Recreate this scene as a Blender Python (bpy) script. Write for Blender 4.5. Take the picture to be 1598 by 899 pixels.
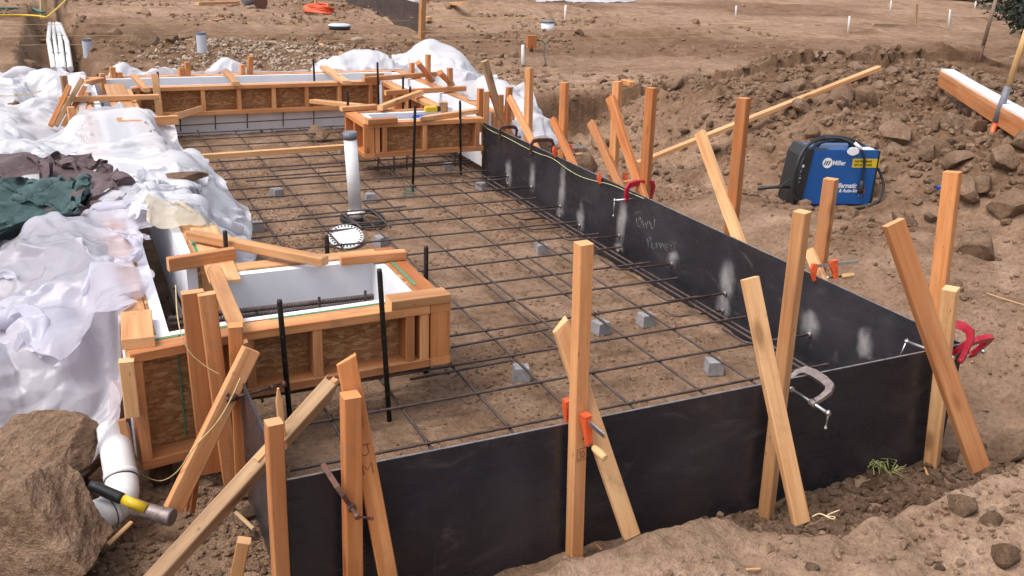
import bpy, math, random
import numpy as np
from mathutils import Vector, Matrix

random.seed(7)
for _o in list(bpy.data.objects):
    bpy.data.objects.remove(_o)
SC = bpy.context.scene
COL = SC.collection

# ------------------------------------------------------------------ camera
CAM = np.array([-1.0998, -2.9233, 1.8846])
YAW, PIT, ROL, FPX = 0.4497, 0.3590, 0.0379, 1456.036
_fw = np.array([math.sin(YAW), math.cos(YAW), 0.0]); _rt = np.array([math.cos(YAW), -math.sin(YAW), 0.0]); _up = np.array([0, 0, 1.0])
_f2 = _fw * math.cos(PIT) - _up * math.sin(PIT); _u2 = _up * math.cos(PIT) + _fw * math.sin(PIT)
_r3 = _rt * math.cos(ROL) + _u2 * math.sin(ROL); _u3 = _u2 * math.cos(ROL) - _rt * math.sin(ROL)
RM = np.array([_r3, _u3, _f2])
cam_data = bpy.data.cameras.new('camera'); cam = bpy.data.objects.new('camera', cam_data); COL.objects.link(cam)
M = Matrix.Identity(4)
for i in range(3):
    M[i][0] = _r3[i]; M[i][1] = _u3[i]; M[i][2] = -_f2[i]; M[i][3] = CAM[i]
cam.matrix_world = M
cam_data.sensor_width = 36; cam_data.lens = 36 * FPX / 1598; cam_data.clip_start = 0.05; cam_data.clip_end = 500
SC.camera = cam

# ------------------------------------------------------------------ sky, sun, exposure
SUN_EL, SUN_AZ = 60.0, 268.0          # sun direction: azimuth measured clockwise from +Y
wd = bpy.data.worlds.new('World'); SC.world = wd; wd.use_nodes = True
nt = wd.node_tree; nt.nodes.clear()
sky = nt.nodes.new('ShaderNodeTexSky'); sky.sky_type = 'NISHITA'; sky.sun_disc = False
sky.sun_elevation = math.radians(SUN_EL); sky.sun_rotation = math.radians(SUN_AZ)
sky.dust_density = 4.0; sky.air_density = 1.2
hsv = nt.nodes.new('ShaderNodeHueSaturation'); hsv.inputs['Saturation'].default_value = 0.42
bg = nt.nodes.new('ShaderNodeBackground'); bg.inputs['Strength'].default_value = 0.15
wo = nt.nodes.new('ShaderNodeOutputWorld')
nt.links.new(sky.outputs[0], hsv.inputs['Color']); nt.links.new(hsv.outputs[0], bg.inputs['Color']); nt.links.new(bg.outputs[0], wo.inputs['Surface'])
sl = bpy.data.lights.new('sun', 'SUN'); sl.energy = 1.2; sl.angle = math.radians(32); sl.color = (1.0, 0.94, 0.88)
so = bpy.data.objects.new('sun', sl); COL.objects.link(so)
_a, _e = math.radians(SUN_AZ), math.radians(SUN_EL)
_sd = Vector((math.sin(_a) * math.cos(_e), math.cos(_a) * math.cos(_e), math.sin(_e)))
so.rotation_euler = _sd.to_track_quat('Z', 'Y').to_euler(); so.location = (0, 0, 12)
vs = SC.view_settings
SC.display_settings.display_device = 'sRGB'
vs.view_transform = 'Standard'; vs.look = 'None'; vs.gamma = 1.0; vs.use_curve_mapping = False; vs.exposure = 0.64
SC.cycles.max_bounces = 8; SC.cycles.transparent_max_bounces = 8

# ------------------------------------------------------------------ pixel -> point on a known plane
def ray(u, v):
    return np.array([(u - 799) / FPX, (449.5 - v) / FPX, 1.0]) @ RM
def P(u, v, z=0.0):
    d = ray(u, v); return Vector(CAM + d * (z - CAM[2]) / d[2])
def PX(u, v, x):
    d = ray(u, v); return Vector(CAM + d * (x - CAM[0]) / d[0])
def PY(u, v, y):
    d = ray(u, v); return Vector(CAM + d * (y - CAM[1]) / d[1])

# key dimensions (metres)
ZT = 0.42                       # steel plate top
XL, XR, YF, YB = -0.665, 2.04, -0.595, 4.27
FT, FB = 0.48, 0.205            # form tops and form bottoms
S = 0.3048                      # rebar spacing
RZ = 0.07

# ------------------------------------------------------------------ noise
_rng = np.random.default_rng(11)
_TAB = _rng.random((256, 256))
def vnoise(x, y, seed=0):
    x = np.asarray(x, float) + seed * 17.31; y = np.asarray(y, float) + seed * 7.77
    xi = np.floor(x).astype(int); yi = np.floor(y).astype(int)
    fx = x - xi; fy = y - yi
    fx = fx * fx * fx * (fx * (fx * 6 - 15) + 10); fy = fy * fy * fy * (fy * (fy * 6 - 15) + 10)
    a = _TAB[xi & 255, yi & 255]; b = _TAB[(xi + 1) & 255, yi & 255]
    c = _TAB[xi & 255, (yi + 1) & 255]; d = _TAB[(xi + 1) & 255, (yi + 1) & 255]
    return (a * (1 - fx) + b * fx) * (1 - fy) + (c * (1 - fx) + d * fx) * fy
def fbm(x, y, f=1.0, o=4, seed=0, gain=0.5):
    s = 0; a = 1; t = 0
    for k in range(o):
        s = s + a * (vnoise(np.asarray(x) * f, np.asarray(y) * f, seed + k * 3) - 0.5); t += a
        f *= 2.03; a *= gain
    return s / t * 2
def tri(x, y, seed=0):
    """piecewise planar noise: flat facets meeting at creases"""
    x = x + seed * 13.7; y = y + seed * 5.9; k = (x + y) * 0.3660254
    i = np.floor(x + k).astype(int); j = np.floor(y + k).astype(int); u = x + k - i; v = y + k - j
    a = _TAB[i & 255, j & 255]; c = _TAB[(i + 1) & 255, (j + 1) & 255]
    b = np.where(u > v, _TAB[(i + 1) & 255, j & 255], _TAB[i & 255, (j + 1) & 255])
    return a * (1 - np.maximum(u, v)) + b * np.abs(u - v) + c * np.minimum(u, v) - 0.5
def ss(a, b, x):
    t = np.clip((np.asarray(x, float) - a) / (b - a), 0, 1); return t * t * (3 - 2 * t)

# ------------------------------------------------------------------ materials
def newmat(name):
    m = bpy.data.materials.new(name); m.use_nodes = True
    n = m.node_tree; b = n.nodes['Principled BSDF']
    return m, n, b
def N(n, t, **kw):
    x = n.nodes.new(t)
    for k, v in kw.items():
        setattr(x, k, v)
    return x
def ramp(n, fac, stops, interp='LINEAR'):
    r = n.nodes.new('ShaderNodeValToRGB'); e = r.color_ramp; e.interpolation = interp
    while len(e.elements) > 1: e.elements.remove(e.elements[0])
    e.elements[0].position = stops[0][0]; e.elements[0].color = (*stops[0][1], 1)
    for p, c in stops[1:]:
        q = e.elements.new(p); q.color = (*c, 1)
    n.links.new(fac, r.inputs[0]); return r.outputs[0]
def noise(n, vec, scale, detail=5, rough=0.55, dist=0.0):
    t = N(n, 'ShaderNodeTexNoise'); t.inputs['Scale'].default_value = scale; t.inputs['Detail'].default_value = detail
    t.inputs['Roughness'].default_value = rough; t.inputs['Distortion'].default_value = dist
    if vec is not None: n.links.new(vec, t.inputs['Vector'])
    return t.outputs['Fac']
def mixc(n, fac, a, b, mode='MIX'):
    m = N(n, 'ShaderNodeMix', data_type='RGBA', blend_type=mode)
    for s, v in (('Factor', fac), ('A', a), ('B', b)):
        i = [q for q in m.inputs if q.name == s and (q.type == 'RGBA' if s != 'Factor' else q.type == 'VALUE')][0]
        if isinstance(v, (int, float)): i.default_value = v
        elif isinstance(v, tuple): i.default_value = (*v, 1)
        else: n.links.new(v, i)
    return [q for q in m.outputs if q.type == 'RGBA'][0]
def math_(n, op, a, b=None, c=None):
    m = N(n, 'ShaderNodeMath', operation=op)
    for i, v in enumerate((a, b, c)):
        if v is None: continue
        if isinstance(v, (int, float)): m.inputs[i].default_value = v
        else: n.links.new(v, m.inputs[i])
    return m.outputs[0]
def maprange(n, v, a, b, c=0.0, d=1.0, smooth=True):
    m = N(n, 'ShaderNodeMapRange'); m.interpolation_type = 'SMOOTHSTEP' if smooth else 'LINEAR'
    n.links.new(v, m.inputs[0])
    for i, q in enumerate((a, b, c, d)): m.inputs[i + 1].default_value = q
    return m.outputs[0]
def bump(n, b, h, strength=0.3, dist=0.01):
    bp = N(n, 'ShaderNodeBump'); bp.inputs['Strength'].default_value = strength; bp.inputs['Distance'].default_value = dist
    n.links.new(h, bp.inputs['Height']); n.links.new(bp.outputs[0], b.inputs['Normal'])
def coords(n, which='Object', scale=(1, 1, 1), jitter=False):
    tc = N(n, 'ShaderNodeTexCoord'); o = tc.outputs[which]
    if jitter:
        oi = N(n, 'ShaderNodeObjectInfo'); va = N(n, 'ShaderNodeVectorMath', operation='SCALE')
        cb = N(n, 'ShaderNodeCombineXYZ')
        for i in range(3): n.links.new(oi.outputs['Random'], cb.inputs[i])
        n.links.new(cb.outputs[0], va.inputs[0]); va.inputs['Scale'].default_value = 37.0
        ad = N(n, 'ShaderNodeVectorMath', operation='ADD'); n.links.new(o, ad.inputs[0]); n.links.new(va.outputs[0], ad.inputs[1]); o = ad.outputs[0]
    mp = N(n, 'ShaderNodeMapping'); mp.inputs['Scale'].default_value = scale
    n.links.new(o, mp.inputs['Vector']); return mp.outputs[0]
def plain(name, col, rough=0.6, metal=0.0, var=0.25, vs_=25.0, bmp=0.0, spec=0.5):
    m, n, b = newmat(name); v = coords(n, 'Object', jitter=True)
    f = noise(n, v, vs_, 5)
    lo = tuple(max(0, c * (1 - var)) for c in col); hi = tuple(min(1, c * (1 + var)) for c in col)
    n.links.new(ramp(n, f, [(0.3, lo), (0.7, hi)]), b.inputs['Base Color'])
    b.inputs['Roughness'].default_value = rough; b.inputs['Metallic'].default_value = metal
    b.inputs['Specular IOR Level'].default_value = spec
    if bmp: bump(n, b, noise(n, v, vs_ * 4, 6), bmp, 0.004)
    return m

def soil_mat(name, tint=1.0, scale=1.0, jit=False, dark_soil=False):
    m, n, b = newmat(name); v = coords(n, 'Object', (scale,) * 3, jitter=jit)
    big = noise(n, v, 0.42, 5, 0.62, 0.6); damp = noise(n, v, 1.3, 6, 0.65, 0.5); mid = noise(n, v, 4.5, 6, 0.62, 0.3); fine = noise(n, v, 34.0, 6, 0.72); grit = noise(n, v, 150.0, 3, 0.6)
    t = tint
    c1 = ramp(n, mid, [(0.25, (0.205 * t, 0.131 * t, 0.085 * t)), (0.5, (0.322 * t, 0.213 * t, 0.145 * t)), (0.75, (0.440 * t, 0.304 * t, 0.220 * t))])
    c2 = ramp(n, big, [(0.32, (0.80, 0.75, 0.70)), (0.52, (1.0, 0.98, 0.95)), (0.70, (1.16, 1.15, 1.13))])
    c5 = ramp(n, damp, [(0.32, (0.68, 0.62, 0.57)), (0.46, (1.0, 1.0, 1.0))])
    c3 = ramp(n, fine, [(0.28, (0.58, 0.54, 0.52)), (0.52, (1.0, 1.0, 1.0)), (0.8, (1.30, 1.27, 1.22))])
    c4 = ramp(n, grit, [(0.30, (0.75, 0.73, 0.72)), (0.45, (1, 1, 1)), (0.66, (1, 1, 1)), (0.76, (1.5, 1.5, 1.45))])
    c = c1
    for q in (c2, c5, c3, c4): c = mixc(n, 1.0, c, q, 'MULTIPLY')
    if dark_soil:
        at = N(n, 'ShaderNodeAttribute', attribute_name='dark_soil'); c = mixc(n, at.outputs['Fac'], c, mixc(n, 1.0, c, (0.60, 0.54, 0.49), 'MULTIPLY'))
        ad_ = N(n, 'ShaderNodeAttribute', attribute_name='dry'); c = mixc(n, ad_.outputs['Fac'], c, mixc(n, 1.0, c, (1.22, 1.24, 1.27), 'MULTIPLY'))
    n.links.new(c, b.inputs['Base Color']); b.inputs['Roughness'].default_value = 0.95; b.inputs['Specular IOR Level'].default_value = 0.12
    h = math_(n, 'ADD', math_(n, 'MULTIPLY', fine, 1.2), math_(n, 'MULTIPLY', grit, 0.45))
    h = math_(n, 'ADD', h, math_(n, 'MULTIPLY', mid, 1.6))
    bump(n, b, h, 1.0, 0.024)
    return m
def wood_mat(name, pale, mid, dark, knots=True, rough=0.62):
    m, n, b = newmat(name)
    vg = coords(n, 'Object', (38, 38, 1.6), jitter=True); vb = coords(n, 'Object', (5, 5, 1.1), jitter=True)
    g = noise(n, vg, 1.0, 5, 0.6, 0.6); br = noise(n, vb, 1.0, 4, 0.5, 0.8)
    f = math_(n, 'ADD', math_(n, 'MULTIPLY', g, 0.62), math_(n, 'MULTIPLY', br, 0.38))
    c = ramp(n, f, [(0.30, dark), (0.47, mid), (0.62, pale)])
    oi = N(n, 'ShaderNodeObjectInfo')
    tone = ramp(n, oi.outputs['Random'], [(0.0, (0.70, 0.63, 0.58)), (0.35, (0.92, 0.88, 0.85)), (0.6, (1.0, 1.0, 1.0)), (1.0, (1.15, 1.18, 1.18))])
    c = mixc(n, 1.0, c, tone, 'MULTIPLY')
    if knots:
        vo = N(n, 'ShaderNodeTexVoronoi'); vo.inputs['Scale'].default_value = 1.0
        n.links.new(coords(n, 'Object', (7, 7, 2.4), jitter=True), vo.inputs['Vector'])
        k = maprange(n, vo.outputs['Distance'], 0.05, 0.17, 1.0, 0.0)
        c = mixc(n, math_(n, 'MULTIPLY', k, 0.65), c, (dark[0] * 0.45, dark[1] * 0.38, dark[2] * 0.35))
        md = noise(n, coords(n, 'Object', (1, 1, 0.5), jitter=True), 9.0, 5, 0.65, 0.6); c = mixc(n, maprange(n, md, 0.52, 0.74, 0.0, 0.50), c, (0.26, 0.155, 0.095))
        sp = noise(n, coords(n, 'Object', (1, 1, 0.35), jitter=True), 60.0, 3, 0.6)
        c = mixc(n, maprange(n, sp, 0.66, 0.74, 0.0, 0.5), c, (0.10, 0.055, 0.03))
    # cut ends: paler, with rings
    tc = N(n, 'ShaderNodeTexCoord'); sx = N(n, 'ShaderNodeSeparateXYZ'); n.links.new(tc.outputs['Normal'], sx.inputs[0])
    end = maprange(n, math_(n, 'ABSOLUTE', sx.outputs[2]), 0.7, 0.9)
    c = mixc(n, math_(n, 'MULTIPLY', end, 0.7), c, (min(1, pale[0] * 1.12), min(1, pale[1] * 1.12), min(1, pale[2] * 1.15)))
    n.links.new(c, b.inputs['Base Color']); b.inputs['Roughness'].default_value = rough; b.inputs['Specular IOR Level'].default_value = 0.3
    bump(n, b, g, 0.25, 0.003)
    return m

MT = {}
MT['soil'] = soil_mat('soil', 1.14, dark_soil=True); MT['clod'] = soil_mat('dry_clod', 1.22, 1.3); MT['damp'] = soil_mat('damp_soil', 0.80, 1.5); MT['clodj'] = soil_mat('loose_clod', 1.02, 0.22, True); MT['dark_soil'] = soil_mat('darker_brown_soil', 0.98, 1.2)  # the last is a slightly darker soil tone for heap and yard rubble
MT['fir'] = wood_mat('fir_lumber', (0.66, 0.335, 0.155), (0.555, 0.24, 0.097), (0.41, 0.15, 0.053))
MT['pale'] = wood_mat('pale_pine', (0.69, 0.405, 0.20), (0.575, 0.30, 0.135), (0.44, 0.19, 0.074))
MT['red'] = wood_mat('red_fir', (0.62, 0.265, 0.10), (0.50, 0.185, 0.062), (0.37, 0.115, 0.035))
MT['old'] = wood_mat('weathered_wood', (0.50, 0.34, 0.20), (0.38, 0.235, 0.13), (0.22, 0.125, 0.07), rough=0.8)
MT['grey_wood'] = wood_mat('grey_handle_wood', (0.40, 0.31, 0.24), (0.30, 0.22, 0.165), (0.19, 0.13, 0.095), knots=False, rough=0.8)
MT['handle'] = wood_mat('varnished_handle', (0.62, 0.40, 0.20), (0.52, 0.31, 0.13), (0.40, 0.22, 0.08), knots=False, rough=0.4)
MT['rebar'] = plain('rebar_steel', (0.085, 0.058, 0.052), 0.55, 0.25, 0.45, 18, 0.3)
MT['rust'] = plain('rusty_iron', (0.135, 0.062, 0.045), 0.7, 0.25, 0.45, 40, 0.4)
MT['stakesteel'] = plain('black_stake_steel', (0.020, 0.018, 0.018), 0.5, 0.3, 0.4, 30, 0.2)
MT['chrome'] = plain('zinc_screw', (0.62, 0.60, 0.60), 0.3, 0.9, 0.15, 60)
MT['greyiron'] = plain('grey_cast_iron', (0.25, 0.20, 0.19), 0.5, 0.5, 0.3, 40, 0.3)
MT['redpaint'] = plain('red_enamel', (0.42, 0.010, 0.035), 0.38, 0.0, 0.25, 30, 0.1)
MT['orange'] = plain('orange_enamel', (0.72, 0.105, 0.03), 0.42, 0.0, 0.25, 30, 0.1)
MT['foam'] = plain('white_foam', (0.80, 0.80, 0.84), 0.6, 0.0, 0.05, 6, 0.05)
MT['pvc'] = plain('white_pvc', (0.78, 0.77, 0.77), 0.5, 0.0, 0.07, 12)
MT['pvc_grey'] = plain('grey_pvc', (0.50, 0.53, 0.60), 0.4, 0.0, 0.08, 12)
MT['black'] = plain('black_rubber', (0.018, 0.018, 0.02), 0.5, 0.0, 0.3, 30)
MT['blue'] = plain('blue_paint', (0.010, 0.090, 0.31), 0.35, 0.0, 0.12, 6)
MT['blue_cloth'] = plain('blue_tape', (0.02, 0.08, 0.42), 0.6, 0.0, 0.25, 60)
MT['white'] = plain('white_print', (0.82, 0.82, 0.84), 0.5, 0.0, 0.04, 10)
MT['yellow'] = plain('yellow_label', (0.68, 0.46, 0.02), 0.45, 0.0, 0.12, 40)
MT['dark'] = plain('dark_print', (0.03, 0.025, 0.02), 0.6, 0.0, 0.2, 30)
MT['redprint'] = plain('red_print', (0.60, 0.03, 0.02), 0.5, 0.0, 0.1, 30)
MT['chalk'] = plain('chalk', (0.20, 0.195, 0.20), 0.9, 0.0, 0.3, 160)
MT['green'] = plain('green_paint', (0.07, 0.24, 0.13), 0.7, 0.0, 0.3, 60)
MT['pencil'] = plain('pencil_mark', (0.13, 0.05, 0.04), 0.9, 0.0, 0.3, 90)
MT['string'] = plain('mason_string', (0.55, 0.42, 0.20), 0.8, 0.0, 0.15, 60)
MT['limestring'] = plain('lime_string', (0.55, 0.56, 0.30), 0.8, 0.0, 0.2, 60)
MT['greencord'] = plain('green_cord', (0.03, 0.15, 0.12), 0.5, 0.0, 0.2, 40)
MT['concrete'] = plain('grey_concrete', (0.27, 0.255, 0.26), 0.9, 0.0, 0.18, 35, 0.4)
MT['gravel'] = plain('grey_brown_gravel', (0.36, 0.27, 0.20), 0.9, 0.0, 0.35, 8)
MT['greyplastic'] = plain('grey_plastic', (0.16, 0.16, 0.19), 0.5, 0.0, 0.15, 30)
MT['leaf'] = plain('dark_leaf', (0.016, 0.022, 0.011), 0.7, 0.0, 0.5, 3)
MT['grass'] = plain('lime_weed', (0.40, 0.42, 0.15), 0.7, 0.0, 0.25, 40)
MT['straw'] = plain('pale_straw', (0.62, 0.47, 0.28), 0.8, 0.0, 0.2, 50)
MT['bark'] = plain('bark', (0.10, 0.07, 0.05), 0.9, 0.0, 0.3, 20, 0.4)

def osb_mat():
    m, n, b = newmat('osb'); v = coords(n, 'Object', (1, 1, 1)); layers = []
    for k, (rot, sc_) in enumerate([((0.2, 0.5, 0.3), (20, 20, 70)), ((0.9, -0.6, 0.8), (24, 26, 85)), ((-0.5, 1.1, -0.4), (26, 22, 75))]):
        mp = N(n, 'ShaderNodeMapping'); mp.inputs['Scale'].default_value = sc_; mp.inputs['Rotation'].default_value = rot; mp.inputs['Location'].default_value = (k * 3.1, k * 1.7, 0)
        n.links.new(v, mp.inputs['Vector']); vo = N(n, 'ShaderNodeTexVoronoi'); vo.inputs['Scale'].default_value = 1.0; n.links.new(mp.outputs[0], vo.inputs['Vector'])
        se = N(n, 'ShaderNodeSeparateColor'); n.links.new(vo.outputs['Color'], se.inputs[0]); layers.append((se.outputs[0], se.outputs[1], vo.outputs['Distance']))
    def col(f): return ramp(n, f, [(0.0, (0.26, 0.115, 0.042)), (0.35, (0.34, 0.160, 0.060)), (0.7, (0.42, 0.215, 0.088)), (1.0, (0.56, 0.325, 0.155))])
    c = col(layers[0][0])
    c = mixc(n, maprange(n, layers[1][1], 0.45, 0.5), c, col(layers[1][0])); c = mixc(n, maprange(n, layers[2][1], 0.62, 0.66), c, col(layers[2][0]))
    gr = noise(n, coords(n, 'Object', (60, 60, 160)), 1.0, 4, 0.65); c = mixc(n, 1.0, c, ramp(n, gr, [(0.3, (0.72, 0.70, 0.68)), (0.65, (1.12, 1.12, 1.12))]), 'MULTIPLY')
    n.links.new(c, b.inputs['Base Color']); b.inputs['Roughness'].default_value = 0.75; bump(n, b, math_(n, 'ADD', layers[0][0], layers[1][0]), 0.3, 0.003)
    return m
MT['osb'] = osb_mat()

def steel_mat(name, spots):
    m, n, b = newmat(name); v = coords(n, 'Object')
    cl = noise(n, v, 2.2, 6, 0.6, 0.7); fi = noise(n, v, 26, 5, 0.6, 0.4)
    c = ramp(n, cl, [(0.28, (0.013, 0.013, 0.0175)), (0.52, (0.023, 0.0235, 0.031)), (0.75, (0.043, 0.042, 0.050))])
    c = mixc(n, maprange(n, fi, 0.58, 0.75, 0.0, 0.30), c, (0.085, 0.066, 0.06))
    sm = noise(n, coords(n, 'Object', (1.0, 1.0, 2.2)), 3.1, 6, 0.7, 1.4); c = mixc(n, maprange(n, sm, 0.56, 0.74, 0.0, 0.55), c, (0.105, 0.080, 0.070))
    rs_ = noise(n, v, 1.1, 5, 0.6, 0.9); c = mixc(n, maprange(n, rs_, 0.58, 0.75, 0.0, 0.40), c, (0.065, 0.042, 0.034))
    sv = noise(n, coords(n, 'Object', (70, 70, 1.6)), 1.0, 3, 0.5); c = mixc(n, maprange(n, sv, 0.68, 0.76, 0.0, 0.22), c, (0.15, 0.13, 0.125))
    sc2 = noise(n, coords(n, 'Object', (3.0, 3.0, 120)), 1.0, 3, 0.6); c = mixc(n, maprange(n, sc2, 0.70, 0.75, 0.0, 0.35), c, (0.20, 0.18, 0.17))
    rough = maprange(n, sm, 0.3, 0.7, 0.20, 0.46)
    mask = None
    dn = N(n, 'ShaderNodeTexNoise'); dn.inputs['Scale'].default_value = 9.0; dn.inputs['Detail'].default_value = 4; n.links.new(v, dn.inputs['Vector'])
    ds_ = N(n, 'ShaderNodeVectorMath', operation='MULTIPLY_ADD'); n.links.new(dn.outputs['Color'], ds_.inputs[0]); ds_.inputs[1].default_value = (0.0, 0.09, 0.16); ds_.inputs[2].default_value = (0, -0.045, -0.08)
    va_ = N(n, 'ShaderNodeVectorMath', operation='ADD'); n.links.new(v, va_.inputs[0]); n.links.new(ds_.outputs[0], va_.inputs[1]); vd = va_.outputs[0]
    for (sx_, sy_, sz_, rx, rz, up) in spots:
        su = N(n, 'ShaderNodeVectorMath', operation='SUBTRACT'); n.links.new(vd, su.inputs[0]); su.inputs[1].default_value = (sx_, sy_, sz_ + up)
        mu = N(n, 'ShaderNodeVectorMath', operation='MULTIPLY'); n.links.new(su.outputs[0], mu.inputs[0]); mu.inputs[1].default_value = (1 / rx, 1 / rx, 1 / rz)
        le = N(n, 'ShaderNodeVectorMath', operation='LENGTH'); n.links.new(mu.outputs[0], le.inputs[0])
        g = math_(n, 'POWER', maprange(n, le.outputs['Value'], 0.0, 1.0, 1.0, 0.0), 1.6)
        mask = g if mask is None else math_(n, 'MAXIMUM', mask, g)
    if mask is not None:
        st = noise(n, coords(n, 'Object', (55, 55, 5)), 1.0, 4, 0.6)
        mk = math_(n, 'MULTIPLY', math_(n, 'MULTIPLY', mask, 0.8), maprange(n, st, 0.2, 0.6, 0.6, 1.0))
        c = mixc(n, mk, c, (0.58, 0.56, 0.57))
        n.links.new(math_(n, 'MULTIPLY', mk, 0.6), b.inputs['Metallic'])
    n.links.new(c, b.inputs['Base Color']); n.links.new(rough, b.inputs['Roughness']); b.inputs['Specular IOR Level'].default_value = 0.55
    bump(n, b, cl, 0.08, 0.02)
    return m

def plastic_mat(name, col, trans=0.35, clear=0.10, rough=0.28):
    m, n, b = newmat(name); v = coords(n, 'Object'); out = n.nodes['Material Output']
    cr = noise(n, v, 14.0, 4, 0.55, 1.2); fi = noise(n, v, 55.0, 4, 0.6, 1.5)
    b.inputs['Base Color'].default_value = (*col, 1); b.inputs['Roughness'].default_value = rough; b.inputs['Specular IOR Level'].default_value = 0.55
    h = math_(n, 'ADD', cr, math_(n, 'MULTIPLY', fi, 0.25)); bump(n, b, h, 0.22, 0.02)
    tr = N(n, 'ShaderNodeBsdfTranslucent'); tr.inputs['Color'].default_value = (*col, 1)
    tp = N(n, 'ShaderNodeBsdfTransparent'); tp.inputs['Color'].default_value = (0.95, 0.95, 0.97, 1)
    m1 = N(n, 'ShaderNodeMixShader'); m1.inputs[0].default_value = trans; n.links.new(b.outputs[0], m1.inputs[1]); n.links.new(tr.outputs[0], m1.inputs[2])
    m2 = N(n, 'ShaderNodeMixShader'); m2.inputs[0].default_value = clear; n.links.new(m1.outputs[0], m2.inputs[1]); n.links.new(tp.outputs[0], m2.inputs[2])
    n.links.new(m2.outputs[0], out.inputs['Surface'])
    return m
MT['plastic'] = plastic_mat('white_poly_sheet', (0.79, 0.78, 0.82), 0.32, 0.10, 0.16)
MT['plastic_clear'] = plastic_mat('milky_poly_sheet', (0.72, 0.70, 0.79), 0.36, 0.34, 0.13)
MT['plastic_mid'] = plastic_mat('thin_poly_sheet', (0.76, 0.74, 0.81), 0.36, 0.20, 0.14)
def tarp_mat(name, col):
    m, n, b = newmat(name); v = coords(n, 'Object')
    a = noise(n, v, 9, 5, 0.6, 0.8); w = noise(n, v, 60, 4, 0.6, 1.5)
    n.links.new(ramp(n, a, [(0.3, tuple(c * 0.7 for c in col)), (0.7, tuple(c * 1.25 for c in col))]), b.inputs['Base Color'])
    b.inputs['Roughness'].default_value = 0.4; bump(n, b, math_(n, 'ADD', a, math_(n, 'MULTIPLY', math_(n, 'ABSOLUTE', math_(n, 'SUBTRACT', w, 0.5)), 1.6)), 0.9, 0.02)
    return m
MT['brown_tarp'] = tarp_mat('brown_tarp', (0.175, 0.115, 0.12)); MT['teal_tarp'] = tarp_mat('teal_tarp', (0.078, 0.140, 0.140))

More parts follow.
